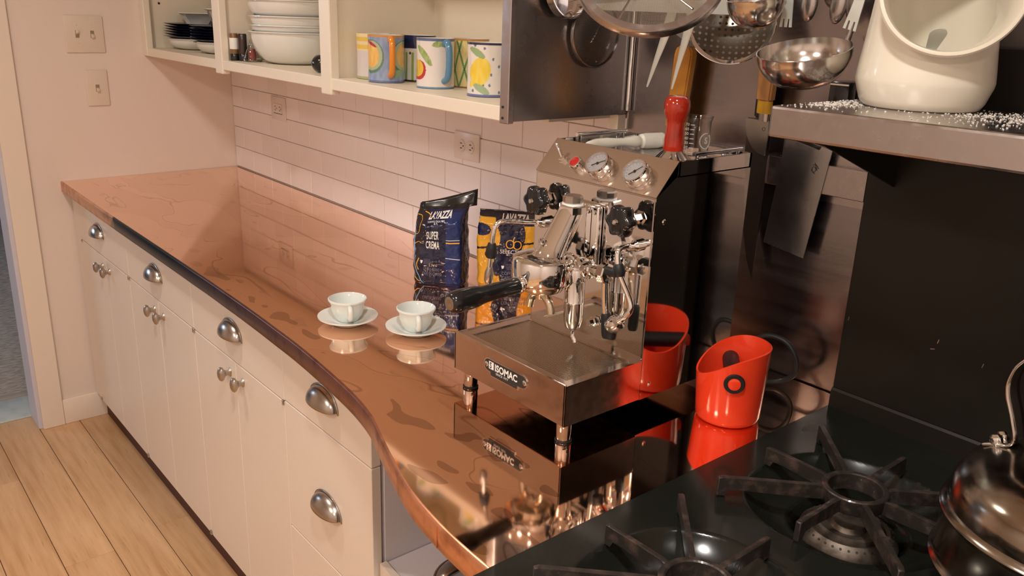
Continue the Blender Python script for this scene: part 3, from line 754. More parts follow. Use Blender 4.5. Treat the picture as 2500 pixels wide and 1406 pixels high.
# star knobs for steam and water
def star_knob(cx, cy_, cz):
    bm = new(); n = 84; prof = [(0.0185, 0.0), (0.0222, 0.002), (0.0236, 0.006), (0.0236, 0.016), (0.0222, 0.0205), (0.0175, 0.0225)]
    M = axis_m((cx, cy_, cz), (0, -1, 0)); rings = []
    for r, z in prof:
        rings.append([bm.verts.new(M @ Vector((r * (1 + 0.10 * cos(6 * 2 * pi * k / n)) * cos(2 * pi * k / n), r * (1 + 0.10 * cos(6 * 2 * pi * k / n)) * sin(2 * pi * k / n), z))) for k in range(n)])
    for a, b in zip(rings, rings[1:]):
        for k in range(n): bm.faces.new((a[k], a[(k + 1) % n], b[(k + 1) % n], b[k]))
    bm.faces.new(rings[0]); bm.faces.new(rings[-1])
    o = ob('valve_knob', bm, black_pl, em, W=True, ang=50)
    ob('knob_screw', LATHE(new(), [(0, 0.0285), (0.0035, 0.0275), (0.005, 0.0235)], 16, M), chrome, o, W=True)
    b2 = new(); LATHE(b2, [(0, 0.0), (0.0125, 0.0), (0.0125, -0.010), (0.0085, -0.0115), (0.0085, -0.03), (0.0, -0.03)], 6, M)
    ob('valve_nut', b2, chrome, o, False, W=True)
star_knob(2.218, -0.376, 1.233)
star_knob(2.418, -0.382, 1.239)
# steam wand at the left
st = new()
pts = CAT([(2.216, -0.363, 1.192), (2.214, -0.40, 1.196), (2.211, -0.448, 1.203), (2.206, -0.462, 1.199), (2.203, -0.467, 1.185), (2.201, -0.469, 1.155), (2.197, -0.471, 1.105)], 6)
TUBE(st, pts, 0.0042, 14)
s_ = ob('steam_wand', st, chrome, em, W=True)
ob('swivel_nut', LATHE(new(), [(0, -0.002), (0.010, -0.002), (0.010, 0.010), (0.0065, 0.014), (0.0065, 0.022), (0, 0.022)], 18, axis_m((2.216, -0.3625, 1.192), (0, -1, 0.05))), chrome, s_, W=True)
gm = new(); TUBE(gm, [(2.2015, -0.4688, 1.166), (2.2012, -0.469, 1.160), (2.2005, -0.4693, 1.146), (2.200, -0.4695, 1.141)], [0.0065, 0.0085, 0.0105, 0.008], 18)
B(gm, 2.188, 2.201, -0.474, -0.464, 1.142, 1.149, 0.002, 2)
ob('finger_grip', gm, black_rub, s_, W=True)
ob('steam_tip', TUBE(new(), [(2.199, -0.4702, 1.124), (2.1983, -0.4706, 1.115), (2.1975, -0.4711, 1.100), (2.197, -0.4713, 1.094)], [0.0048, 0.0075, 0.0080, 0.005], 16), nickel, s_, W=True)
# hot water wand at the right
wt = new()
pts = CAT([(2.428, -0.363, 1.199), (2.426, -0.385, 1.200), (2.424, -0.400, 1.196), (2.426, -0.404, 1.182), (2.433, -0.404, 1.160), (2.452, -0.402, 1.130), (2.4585, -0.402, 1.112), (2.452, -0.404, 1.098), (2.441, -0.407, 1.089)], 6)
TUBE(wt, pts, 0.0045, 14)
wv = ob('water_wand', wt, chrome, em, W=True)
ob('swivel_nut', LATHE(new(), [(0, -0.002), (0.0095, -0.002), (0.0095, 0.008), (0.006, 0.012), (0.006, 0.02), (0, 0.02)], 18, axis_m((2.428, -0.3625, 1.199), (0, -1, 0.02))), chrome, wv, W=True)
gm = new(); TUBE(gm, [(2.4285, -0.404, 1.176), (2.4297, -0.404, 1.171), (2.4325, -0.404, 1.162), (2.434, -0.404, 1.157)], [0.0065, 0.009, 0.009, 0.0065], 18)
B(gm, 2.400, 2.430, -0.412, -0.400, 1.154, 1.167, 0.004, 3)
ob('finger_grip', gm, black_rub, wv, W=True)
nd_ = Vector((-0.72, -0.1, -0.68)).normalized(); no = Vector((2.446, -0.406, 1.0925))
ob('nozzle', LATHE(new(), [(0, 0), (0.0065, 0.0), (0.007, 0.006), (0.0125, 0.009), (0.0135, 0.015), (0.0135, 0.024), (0.011, 0.029), (0, 0.029)], 24, axis_m(no, nd_)), chrome, wv, W=True)
ob('nozzle_tip', LATHE(new(), [(0, 0), (0.0095, 0), (0.010, 0.002), (0.0095, 0.020), (0, 0.020)], 20, axis_m(no + nd_ * 0.024, Vector((-0.1, 0, -1)))), black_rub, wv, W=True)
# brew lever with cross fitting, and the exhaust barrel below
lf = new()
prof = [(0, 0), (0.016, 0.0), (0.0175, 0.003), (0.0175, 0.010), (0.014, 0.013), (0.0155, 0.015), (0.0155, 0.024), (0.011, 0.026), (0.010, 0.028), (0.0105, 0.046), (0, 0.046)]
LATHE(lf, prof, 10, axis_m((2.345, -0.405, 1.150), (1, 0.06, 0.06)))
bl = ob('brew_lever', lf, chrome, em, True, W=True, ang=25)
ob('cam_hub', LATHE(new(), [(0, 0), (0.015, 0), (0.017, 0.002), (0.017, 0.013), (0.015, 0.015), (0.006, 0.016), (0.005, 0.019), (0, 0.0195)], 8, axis_m((2.392, -0.402, 1.1525), (1, 0.06, 0.06))), chrome, bl, False, W=True)
ob('rod', TUBE(new(), [(2.400, -0.400, 1.142), (2.402, -0.396, 1.085)], 0.0058, 14), chrome, bl, W=True)
ob('lever_grip', TUBE(new(), [(2.402, -0.396, 1.088), (2.4025, -0.395, 1.083), (2.404, -0.392, 1.050), (2.404, -0.392, 1.045)], [0.006, 0.0085, 0.0085, 0.007], 16), black_rub, bl, W=True)
ex = new(); LATHE(ex, [(0, 0.052), (0.0185, 0.052), (0.0195, 0.048), (0.0195, 0.034), (0.0165, 0.031), (0.0165, -0.002), (0.0172, -0.004), (0.0165, -0.006), (0.0160, -0.034), (0.0135, -0.046), (0.011, -0.050), (0.0, -0.050)], 40, T((2.346, -0.412, 1.098)))
eb = ob('exhaust_barrel', ex, chrome, em, W=True)
ob('barrel_elbow', TUBE(new(), CAT([(2.346, -0.412, 1.148), (2.342, -0.418, 1.150), (2.325, -0.43, 1.152)], 4), 0.015, 20), chrome, eb, W=True)
ob('drain_pipe', TUBE(new(), [(2.346, -0.412, 1.050), (2.346, -0.412, 1.034), (2.352, -0.410, 1.024)], 0.0035, 10), chrome, eb, W=True)
ob('drain_nut', LATHE(new(), [(0, 0), (0.0085, 0), (0.0085, 0.010), (0.006, 0.012), (0.006, 0.020), (0, 0.02)], 6, axis_m((2.352, -0.3625, 1.052), (0, -1, 0))), chrome, em, False, W=True)
cb = CAT([(2.47, -0.115, 0.9215), (2.49, -0.09, 0.9215), (2.515, -0.06, 0.9225), (2.540, -0.05, 0.94), (2.545, -0.055, 0.972), (2.525, -0.060, 1.000), (2.488, -0.065, 1.003), (2.460, -0.075, 0.985), (2.446, -0.10, 0.985), (2.44, -0.128, 0.99)], 8)
ob('power_cord', TUBE(new(), cb, 0.0046, 10), black_rub, em, W=True)

# ---- things standing on the machine
TZ = 1.3082
t = thing('tamper', 'red-handled coffee tamper with a steel base on top of the espresso machine', 'tamper', (2.378, -0.238, TZ))
ob('base', LATHE(new(), [(0, 0), (0.0285, 0), (0.029, 0.001), (0.029, 0.009), (0.028, 0.010), (0.0165, 0.021), (0.0, 0.021)], 48), mirror_m, t)
ob('handle', LATHE(new(), [(0, 0.020), (0.0165, 0.020), (0.0168, 0.030), (0.0150, 0.050), (0.0142, 0.062), (0.0150, 0.070), (0.0195, 0.080), (0.0210, 0.090), (0.0200, 0.101), (0.0155, 0.107), (0.007, 0.109), (0, 0.109)], 40), red_paint, t)
t = thing('shot_glass', 'clear measuring glass with white markings behind the red tamper', 'measuring glass', (2.360, -0.165, TZ))
t.scale = (1.13, 1.13, 1.05)
ob('vessel', LATHE(new(), [(0, 0.0), (0.021, 0.0), (0.0225, 0.002), (0.0245, 0.060), (0.0262, 0.066), (0.0268, 0.0675), (0.0252, 0.0675), (0.0232, 0.061), (0.0210, 0.008), (0.0190, 0.006), (0, 0.006)], 40), glass, t)
def wrap_text(body, size, R, z, ang0, parent, m, **k):
    me = text_mesh(body, size, **k)
    for v in me.vertices:
        a = ang0 + v.co.x / R; v.co = Vector((R * cos(a), R * sin(a), z + v.co.y))
    me.materials.clear()
    return ob('lettering', me, m, parent, False)
ca = atan2(CAM.y + 0.165, CAM.x - 2.360)
mk = new()
for col, (a_, hh) in enumerate(((-0.75, 6), (-0.12, 7))):
    for k in range(hh):
        a = ca + a_; z = 0.012 + 0.0072 * k
        M = Matrix.Rotation(a, 4, 'Z') @ T((0.0242 + 0.0004 * k * 0, 0, z))
        B(mk, -0.0004, 0.0012, -0.003, 0.003, 0, 0.0011, M=M)
ob('measure_lines', mk, print_white, t, False)
for k, s in enumerate(('10', '20', '30', '40', '50', '60', '70')):
    wrap_text(s, 0.0062, 0.0255, 0.011 + 0.0072 * k, ca - 0.55, t, print_white, bold=0.0001)
rg = new()
for k in range(40):
    a = 2 * pi * k / 40
    if 5 < k < 9: continue
    for rr_ in (0.0105,):
        aa = ca + 0.78 + rr_ * cos(a) / 0.0257; zz = 0.031 + rr_ * sin(a) * 1.15
        B(rg, -0.0003, 0.0006, -0.001, 0.001, -0.0006, 0.0006, M=Matrix.Rotation(aa, 4, 'Z') @ T((0.0252, 0, zz)))
ob('logo_ring', rg, print_white, t, False)
wrap_text('S', 0.014, 0.0258, 0.027, ca + 0.66, t, print_white, bold=0.0004)
# white brush
t = thing('pastry_brush', 'white-handled grouphead brush lying on top of the espresso machine', 'brush', (2.25, -0.24, TZ))
b0 = Vector((2.214, -0.276, TZ + 0.0120)); b1 = Vector((2.244, -0.168, TZ + 0.0132)); bdv = (b1 - b0)
def bp(f): return b0 + bdv * f
ob('handle', TUBE(new(), [bp(f) for f in (0, 0.05, 0.18, 0.38, 0.55, 0.68, 0.80, 0.90, 0.97, 1.0)], [0.0012, 0.004, 0.0078, 0.0088, 0.0075, 0.0068, 0.0085, 0.0105, 0.0100, 0.0080], 24), brush_white, t, W=True)
bd2 = bdv.normalized()
hd_ = ob('head', TUBE(new(), [b1, b1 + bd2 * 0.003, b1 + bd2 * 0.012, b1 + bd2 * 0.046, b1 + bd2 * 0.048], [0.009, 0.0130, 0.0142, 0.0140, 0.012], 28), brush_white, t, W=True)
ob('bristles', TUBE(new(), [b1 + bd2 * 0.047, b1 + bd2 * 0.056], [0.0125, 0.0135], 24), tan_wood, t, W=True)

# ================================================================== CUPS AND SAUCERS
def cup_set(x, y, where):
    s = thing('saucer', 'white espresso saucer ' + where[0], 'saucer', (x, y, ZC), group='espresso saucers')
    ob('dish', LATHE(new(), [(0, 0.003), (0.024, 0.003), (0.030, 0.0), (0.034, 0.0), (0.038, 0.004), (0.058, 0.0125), (0.0612, 0.0145), (0.0612, 0.0165), (0.058, 0.0165), (0.036, 0.0085), (0.028, 0.0062), (0, 0.0062)], 64), cup_china, s)
    c = thing('espresso_cup', 'white espresso cup with handle ' + where[1], 'cup', (x, y, ZC + 0.0065), group='espresso cups')
    ob('bowl', LATHE(new(), [(0, 0.002), (0.017, 0.002), (0.0185, 0.0), (0.0215, 0.0), (0.0235, 0.003), (0.0300, 0.0135), (0.0338, 0.0265), (0.0350, 0.0365), (0.0380, 0.0410), (0.0395, 0.0435), (0.0392, 0.0460), (0.0372, 0.0468), (0.0350, 0.0425), (0.0318, 0.0345), (0.0300, 0.0250), (0.0260, 0.0140), (0.018, 0.007), (0, 0.006)], 64), cup_china, c)
    a = atan2(CAM.y - y, CAM.x - x) + 0.12
    R = Matrix.Rotation(a, 4, 'Z')
    pts = [R @ Vector(p) for p in CAT([(0.033, 0, 0.0360), (0.043, 0, 0.0375), (0.0490, 0, 0.0335), (0.0485, 0, 0.0240), (0.042, 0, 0.0150), (0.028, 0, 0.0125)], 5)]
    ob('handle', TUBE(new(), pts, 0.0052, 14), cup_china, c)
cup_set(1.8045, -0.524, ('further from the espresso machine', 'standing on the saucer further from the espresso machine'))
cup_set(1.9300, -0.440, ('nearest the drip tray of the espresso machine', 'standing on the saucer nearest the drip tray'))

# ================================================================== KNOCK BOX
kx, ky = 2.538, -0.2345
t = thing('knock_box', 'red plastic knock box with a black bar beside the espresso machine', 'knock box', (kx, ky, ZC))
ka = atan2(CAM.y - ky, CAM.x - kx)      # towards the camera
bm = new(); n = 72; lowa = ka - 1.38
def rimz(a):
    d = (1 + cos(a - lowa)) / 2
    return 0.128 - 0.050 * d ** 2.2
outer = []; inner = []
for k in range(n):
    a = 2 * pi * k / n; h = rimz(a); co, ci = [], []
    for f in [0, 0.03, 0.08, 0.3, 0.6, 0.85, 1.0]:
        r = 0.0515 + 0.0055 * f - (0.006 if f == 0 else (0.0015 if f == 0.03 else 0))
        co.append(bm.verts.new((r * cos(a), r * sin(a), h * f)))
    for f in [1.0, 0.85, 0.5, 0.1]:
        r = 0.0485 + 0.0055 * f
        ci.append(bm.verts.new((r * cos(a), r * sin(a), max(0.004, h * f - (0.0 if f < 1 else -0.0006)))))
    outer.append(co); inner.append(ci)
for k in range(n):
    A, C = outer[k], outer[(k + 1) % n]
    for j in range(6): bm.faces.new((A[j], C[j], C[j + 1], A[j + 1]))
    D, E_ = inner[k], inner[(k + 1) % n]
    bm.faces.new((A[6], C[6], E_[0], D[0]))
    for j in range(3): bm.faces.new((D[j], E_[j], E_[j + 1], D[j + 1]))
bm.faces.new([c_[0] for c_ in outer][::-1]); bm.faces.new([c_[3] for c_ in inner])
ob('bucket', bm, red_pl, t, True, ang=60)
bdir = Vector((cos(ka + 0.10), sin(ka + 0.10), 0))
ob('bar', TUBE(new(), [bdir * -0.052 + Vector((0, 0, 0.082)), bdir * 0.052 + Vector((0, 0, 0.082))], 0.0135, 24), black_rub, t)
M = axis_m(bdir * 0.0545 + Vector((0, 0, 0.082)), bdir)
ob('bar_ring', LATHE(new(), [(0.010, 0.0), (0.0155, 0.0), (0.0165, 0.0025), (0.0150, 0.0055), (0.0105, 0.0055)], 32, M), black_rub, t)
ob('bar_button', LATHE(new(), [(0.0105, 0.001), (0.0105, 0.004), (0.0095, 0.0065), (0.006, 0.0075), (0, 0.0075)], 28, M), red_pl, t)
M = axis_m(bdir * -0.0545 + Vector((0, 0, 0.082)), -bdir)
ob('bar_button', LATHE(new(), [(0.0105, 0.0), (0.0105, 0.004), (0.0095, 0.0065), (0.006, 0.0075), (0, 0.0075)], 28, M), red_pl, t)

# ================================================================== COFFEE BAGS
def sst(a, b, x):
    x = max(0, min(1, (x - a) / (b - a))); return x * x * (3 - 2 * x)
class Bag:
    def __init__(s, Wd, D, H, rise, seed, pinch):
        s.W, s.D, s.H, s.rise, s.seed, s.pinch = Wd, D, H, rise, seed, pinch
    def pt(s, th, v, off=0.0):
        # superellipse cross-section; th=-pi/2 is the middle of the front
        top = sst(s.pinch, 1.0, v); bot = 1 - sst(0, 0.06, v)
        a = s.W / 2 * (1 - 0.03 * bot + 0.02 * sin(v * 5 + s.seed)); b = s.D / 2 * (1 - 0.93 * top) * (1 - 0.10 * bot) * (1 + 0.06 * sin(v * 7))
        e = 0.42
        c_, s_ = cos(th), sin(th)
        x = a * math.copysign(abs(c_) ** e, c_); y = b * math.copysign(abs(s_) ** e, s_)
        h = s.H + s.rise * (x / s.W + 0.5) * sst(0.45, 1, v)
        z = h * v
        y += 0.35 * s.D * top        # the sealed top leans back
        q = Vector((x * 28 + s.seed, y * 28, z * 22))
        d = 0.0045 * noise.noise(q) + 0.0022 * noise.noise(q * 2.7) + 0.0012 * abs(noise.noise(q * 5))
        d *= sst(0, 0.08, v)
        nx, ny = math.copysign(abs(c_) ** 1.2, c_), math.copysign(abs(s_) ** 1.2, s_)
        return Vector((x + nx * (d + off), y + ny * (d + off), z))
    def front(s, u, v, off=0.0006):
        # u in -1..1 across the front
        lo, hi = -pi, 0.0
        for _ in range(24):
            m = (lo + hi) / 2
            if math.copysign(abs(cos(m)) ** 0.42, cos(m)) < u: lo = m
            else: hi = m
        return s.pt((lo + hi) / 2, v, off)
    def thetas(s, nt):
        K = 4000; L_ = [0.0]; q = s.pt2(-pi)
        for i in range(1, K + 1):
            p = s.pt2(-pi + 2 * pi * i / K); L_.append(L_[-1] + (p - q).length); q = p
        out = []; j = 0
        for i in range(nt):
            d = L_[-1] * i / nt
            while L_[j] < d: j += 1
            out.append(-pi + 2 * pi * j / K)
        return out
    def pt2(s, th):
        c_, s_ = cos(th), sin(th)
        return Vector((s.W / 2 * math.copysign(abs(c_) ** 0.42, c_), s.D / 2 * math.copysign(abs(s_) ** 0.42, s_), 0))
    def mesh(s, colfn, nt=260, nv=130):
        me = bpy.data.meshes.new('foil'); V = []; F = []; C = []; TH = s.thetas(nt)
        for j in range(nv + 1):
            v = j / nv
            for th in TH:
                V.append(s.pt(th, v)); C.append(colfn(math.copysign(abs(cos(th)) ** 0.42, cos(th)), v, sin(th) < 0, abs(sin(th)) < 0.42))
        for j in range(nv):
            for i in range(nt):
                F.append((j * nt + i, j * nt + (i + 1) % nt, (j + 1) * nt + (i + 1) % nt, (j + 1) * nt + i))
        F.append(tuple(range(nt))[::-1]); F.append(tuple(range(nv * nt, nv * nt + nt)))
        me.from_pydata(V, [], F)
        a = me.color_attributes.new('Col', 'FLOAT_COLOR', 'POINT')
        for i, c in enumerate(C): a.data[i].color = (*c, 1)
        return me
    def print(s, body, size, u0, v0, parent, m, **k):
        me = text_mesh(body, size, **k)
        for q in me.vertices:
            q.co = s.front(u0 + q.co.x / (s.W / 2), v0 + q.co.y / s.H, 0.0009)
        me.materials.clear()
        return ob('lettering', me, m, parent, False)
    def stroke(s, pts, wd, parent, m, name='printed_line'):
        bm = new(); pr_ = None; k = []
        P = CAT([(a, b, 0) for a, b in pts], 8)
        for i, p in enumerate(P):
            tg = (P[min(i + 1, len(P) - 1)] - P[max(i - 1, 0)]); tg = Vector((tg.x * s.W / 2, tg.y * s.H, 0)).normalized()
            nu, nv_ = -tg.y * wd / (s.W / 2), tg.x * wd / s.H
            k.append((bm.verts.new(s.front(p.x + nu, p.y + nv_, 0.0008)), bm.verts.new(s.front(p.x - nu, p.y - nv_, 0.0008))))
        for (a, b), (c_, d) in zip(k, k[1:]): bm.faces.new((a, c_, d, b))
        return ob(name, bm, m, parent, False)
NAVY = (0.009, 0.011, 0.038); NAVY2 = (0.011, 0.017, 0.065); BLUE = (0.013, 0.031, 0.135); BLK = (0.010, 0.009, 0.012); GOLD = (0.75, 0.38, 0.03)
b1 = Bag(0.122, 0.078, 0.182, 0.030, 1.3, 0.74)
def col1(u, v, frontside, gusset):
    if v > 0.90 - 0.02 * u: return BLK
    if not frontside or gusset and u > 0: return BLK
    if u < -0.62 - 0.12 * sin(v * 6): return (0.016, 0.013, 0.020)
    if 0.30 < u < 0.86:
        if 0.50 < v < 0.80: return BLUE
        return BLUE if v < 0.86 else NAVY2
    if v > 0.80: return NAVY2
    return NAVY
bc = Vector((1.684, -0.204, ZC))
t = thing('coffee_bag', 'dark blue foil coffee bag with a crumpled black top, standing before the tiles', 'coffee bag', bc, 0.697)
ob('pouch', b1.mesh(col1), bag_m, t, True, ang=60)
b1.print('LAVAZZA', 0.0150, -0.44, 0.825, t, print_white, xs=0.80, bold=0.0006, shear=0.15, spacing=1.06)
b1.print('TORINO, ITALIA, 1895', 0.0045, -0.44, 0.790, t, print_white, xs=0.95)
b1.print('SUPER', 0.0230, -0.44, 0.610, t, print_white, xs=0.42, bold=0.0005, spacing=1.1)
b1.print('CREMA', 0.0230, -0.48, 0.495, t, print_white, xs=0.42, bold=0.0005, spacing=1.1)
for k, s in enumerate(('NOTES OF', 'HAZELNUTS, BROWN SUGAR', 'MEDIUM ROAST', 'PRODOTTO RICCO E CREMOSO')):
    b1.print(s, 0.0036, -0.52, 0.345 - 0.019 * k, t, print_grey, xs=0.9)
b1.print('COFFEE BEANS', 0.0115, -0.54, 0.198, t, print_grey, xs=0.45, spacing=1.1)
b1.print('CAFE EN GRAINS', 0.0120, -0.58, 0.138, t, print_grey, xs=0.45, spacing=1.1)
bm = new(); cupv = [(-0.66, 0.335), (-0.56, 0.335), (-0.575, 0.305), (-0.60, 0.295), (-0.64, 0.298)]
bm.faces.new([bm.verts.new(b1.front(a, b, 0.0009)) for a, b in cupv]); ob('cup_emblem', bm, print_white, t, False)
pale_blue = mat('pale_blue_print', (0.20, 0.38, 0.62), 0.3)
b1.stroke([(0.32, 0.600), (0.84, 0.605)], 0.0006, t, print_white); b1.stroke([(0.32, 0.570), (0.84, 0.575)], 0.0013, t, print_gold)
b1.stroke([(0.32, 0.385), (0.84, 0.375)], 0.0007, t, print_white)
b1.stroke([(-0.90, 0.78), (-0.92, 0.60), (-0.91, 0.40), (-0.86, 0.22), (-0.72, 0.10), (-0.55, 0.02)], 0.0013, t, pale_blue)
b1.stroke([(-0.93, 0.88), (-0.74, 0.86), (-0.70, 0.78), (-0.78, 0.68), (-0.93, 0.66)], 0.0006, t, print_gold)
b1.stroke([(-0.92, 0.53), (-0.78, 0.57), (-0.66, 0.56)], 0.0006, t, print_gold)
b1.stroke([(-0.72, 0.36), (-0.80, 0.27), (-0.76, 0.20)], 0.0010, t, print_gold)
b1.stroke([(-0.92, 0.10), (-0.80, 0.06), (-0.68, 0.05)], 0.0007, t, print_gold)
b1.stroke([(-0.66, 0.90), (-0.45, 0.87), (-0.36, 0.84)], 0.0007, t, print_gold)
# folded black flap at the top right, with the tie strip
fp = new(); g = []
for i in range(13):
    f = i / 12
    rowp = []
    for j in range(5):
        q = j / 4
        x = -0.055 + 0.135 * f; z = 0.186 + 0.040 * f ** 1.2 - q * (0.012 + 0.026 * f); y = 0.022 - 0.010 * sin(f * 3) * (q) - 0.006 * q
        rowp.append(fp.verts.new((x, y + 0.002 * noise.noise(Vector((x * 60, z * 60, 1))), z)))
    g.append(rowp)
for i in range(12):
    for j in range(4): fp.faces.new((g[i][j], g[i + 1][j], g[i + 1][j + 1], g[i][j + 1]))
o = ob('top_flap', fp, black_pl, t, True); sd = o.modifiers.new('s', 'SOLIDIFY'); sd.thickness = 0.0012
bm = new()
for k, (sv, ev) in enumerate(((0.02, 0.30), (0.42, 0.60), (0.66, 0.82))):
    for q in range(int((ev - sv) / 0.022)):
        v = sv + 0.08 + q * 0.022 * 0.82; L_ = 0.004 + 0.006 * random.random()
        p0 = b1.pt(-0.14, v, 0.0010); p1 = b1.pt(0.10, v, 0.0010)
        p2 = p0.lerp(p1, 0.3 + 0.7 * random.random()); dz = Vector((0, 0, 0.0011))
        bm.faces.new([bm.verts.new(p) for p in (p0, p2, p2 + dz, p0 + dz)])
ob('fine_print', bm, print_grey, t, False)

b2 = Bag(0.135, 0.055, 0.178, -0.004, 5.1, 0.86)
def col2(u, v, frontside, gusset):
    if not frontside: return NAVY
    cx_ = 0.05 * sin(v * 9)
    if v > 0.93: return (0.012, 0.010, 0.020)
    if -0.32 + 0.10 * sin(v * 11 + 0.5) < u < 0.52 + 0.1 * sin(v * 8 + 2): return NAVY
    if (u + 0.86) ** 2 / 0.10 + (v - 0.78) ** 2 / 0.007 < 1: return NAVY2
    if abs(v - 0.545 - 0.05 * (u + 0.6)) < 0.014: return NAVY
    if (u + 0.32) ** 2 / 0.03 + (v - 0.27) ** 2 / 0.012 < 1: return NAVY
    if v > 0.86 and u > -0.2: return NAVY
    return GOLD
t = thing('coffee_bag', 'yellow and blue foil coffee bag half hidden behind the dark blue one', 'coffee bag', (1.788, -0.090, ZC), 0.84)
ob('pouch', b2.mesh(col2), bag_m, t, True, ang=60)
b2.print('LAVAZZA', 0.0180, -0.20, 0.895, t, print_white, xs=0.80, bold=0.0007, shear=0.15)
ring_ = [(0.12 + 0.13 * cos(a), 0.60 + 0.055 * sin(a)) for a in [2 * pi * k / 16 for k in range(17)]]
b2.stroke(ring_, 0.0012, t, print_gold)
b2.stroke([(a + 0.24, b - 0.01) for a, b in ring_], 0.0012, t, print_gold)
b2.stroke([(0.24, 0.60), (0.23, 0.66), (0.27, 0.70)], 0.0011, t, print_gold)
b2.print('SELECTION', 0.0130, -0.22, 0.470, t, print_white, xs=0.95)
for k, s in enumerate(('NOTES OF', 'HONEY & ALMONDS', 'MEDIUM ROAST', 'TRES AROMATIQUE')):
    b2.print(s, 0.0044, 0.0, 0.315 - 0.022 * k, t, print_grey, xs=0.9)
b2.print('COFFEE BEANS', 0.0115, -0.14, 0.180, t, print_grey, xs=0.75)
b2.print('CAFE EN GRAINS', 0.0115, -0.14, 0.120, t, print_grey, xs=0.75)
bm = new(); bm.faces.new([bm.verts.new(b2.front(a - 0.0 + 0.50, b - 0.03, 0.0009)) for a, b in cupv]); ob('cup_emblem', bm, print_white, t, False)

# ================================================================== RANGE
rg_ = thing('kitchen_range', 'black enamelled gas range with a steel high shelf', 'range', (3.05, -0.45, 0))
RX1 = 3.52; RYF, RYB = -0.87, -0.058; ZR = 0.917
burners = [(2.809, -0.322), (2.805, -0.652), (3.092, -0.322), (3.090, -0.652), (3.372, -0.322), (3.370, -0.652)]
def topz(x, y):
    z = ZR
    for bx_, by_ in burners:
        # rounded-square dish
        dx, dy = x - bx_, y - by_; r = (abs(dx) ** 2.3 + abs(dy) ** 2.3) ** (1 / 2.3)
        if r < 0.136:
            f = (0.136 - r) / 0.060; z = ZR - 0.034 * (1 - (1 - min(1, f)) ** 2.0)
            z -= 0.006 * sst(0.136, 0.131, r) * 0 + 0.04 * sst(0.080, 0.052, r)
    return z
bm = new(); nx_, ny_ = 300, 270; grid = []
for i in range(nx_ + 1):
    x = XR + (RX1 - XR) * i / nx_
    grid.append([bm.verts.new((x, RYF + (RYB - RYF) * j / ny_, topz(x, RYF + (RYB - RYF) * j / ny_))) for j in range(ny_ + 1)])
for i in range(nx_):
    for j in range(ny_): bm.faces.new((grid[i][j], grid[i + 1][j], grid[i + 1][j + 1], grid[i][j + 1]))
lo = {}
def low(v):
    if v not in lo: lo[v] = bm.verts.new((v.co.x, v.co.y, 0.862))
    return lo[v]
bord = [grid[i][0] for i in range(nx_ + 1)] + [grid[nx_][j] for j in range(1, ny_ + 1)] + [grid[i][ny_] for i in range(nx_ - 1, -1, -1)] + [grid[0][j] for j in range(ny_ - 1, 0, -1)]
for a, b in zip(bord, bord[1:] + bord[:1]): bm.faces.new((b, a, low(a), low(b)))
ob('cooktop', bm, enamel, rg_, True, W=True, ang=40)
ob('body', B(new(), XR + 0.004, RX1, RYF + 0.03, RYB, 0.10, 0.835), enamel, rg_, False, W=True)
for fx in (XR + 0.05, RX1 - 0.05):
    for fy in (RYF + 0.09, RYB - 0.05):
        ob('foot', LATHE(new(), [(0, 0), (0.02, 0), (0.02, 0.02), (0.014, 0.03), (0.014, 0.10), (0, 0.10)], 16, T((fx, fy, 0))), steel_dark, rg_, W=True)
bm = new(); PRISM(bm, [(-0.0585, ZR - 0.02), (-0.0615, ZR), (-0.0605, 0.946), (-0.058, 0.950), (-0.020, 0.950), (-0.020, ZR - 0.02)], RX1 - XR, basis((XR, 0, 0), (0, 1, 0), (0, 0, 1), (1, 0, 0)))
ob('upstand', bm, riser_m, rg_, False, W=True)
ob('backguard', B(new(), XR, RX1, -0.056, -0.020, 0.9495, 1.510, 0.001, 1), riser_m, rg_, False, W=True)
sc = new()
for (sx, sz, a) in ((2.772, 1.082, 0.2), (2.766, 1.068, 1.3), (2.840, 1.066, 0.25), (2.627, 1.075, 0.1)):
    B(sc, -0.0007, 0.0007, -0.0003, 0, -0.0035, 0.0035, M=T((sx, -0.0561, sz)) @ Matrix.Rotation(a, 4, 'Y'))
ob('scratch_marks', sc, nickel, rg_, False, W=True)
# steel high shelf
bm = new(); B(bm, XR - 0.004, RX1, -0.338, -0.056, 1.388, 1.4295, 0.004, 2)
ob('high_shelf', bm, steel_m, rg_, False, W=True)
ob('shelf_bracket', PRISM(new(), [(-0.056, 1.388), (-0.30, 1.388), (-0.056, 1.30)], 0.004, basis((2.66, 0, 0), (0, 1, 0), (0, 0, 1), (1, 0, 0))), riser_m, rg_, False, W=True)
ob('shelf_bracket', PRISM(new(), [(-0.056, 1.388), (-0.30, 1.388), (-0.056, 1.30)], 0.004, basis((3.46, 0, 0), (0, 1, 0), (0, 0, 1), (1, 0, 0))), riser_m, rg_, False, W=True)
# burners
for (bx_, by_) in burners:
    bm = new(); LATHE(bm, [(0.066, 0.868), (0.063, 0.878), (0.053, 0.8865), (0.048, 0.885), (0.046, 0.881), (0.044, 0.889), (0.040, 0.8905), (0.024, 0.886), (0.020, 0.892), (0.0, 0.894)], 56, T((bx_, by_, 0)))
    LATHE(bm, [(0.0, 0.850), (0.060, 0.850), (0.066, 0.868)], 40, T((bx_, by_, 0)))
    br = ob('burner', bm, burner_m, rg_, W=True)
    hl_ = new()
    for k in range(36):
        a = 2 * pi * k / 36; d = Vector((cos(a) * 0.62, sin(a) * 0.62, 0.78))
        LATHE(hl_, [(0, 0.0006), (0.0017, 0.0006), (0.0017, -0.001)], 8, axis_m((bx_ + 0.0580 * cos(a), by_ + 0.0580 * sin(a), 0.8826), d))
    ob('port_holes', hl_, dark_mark, br, False, W=True)
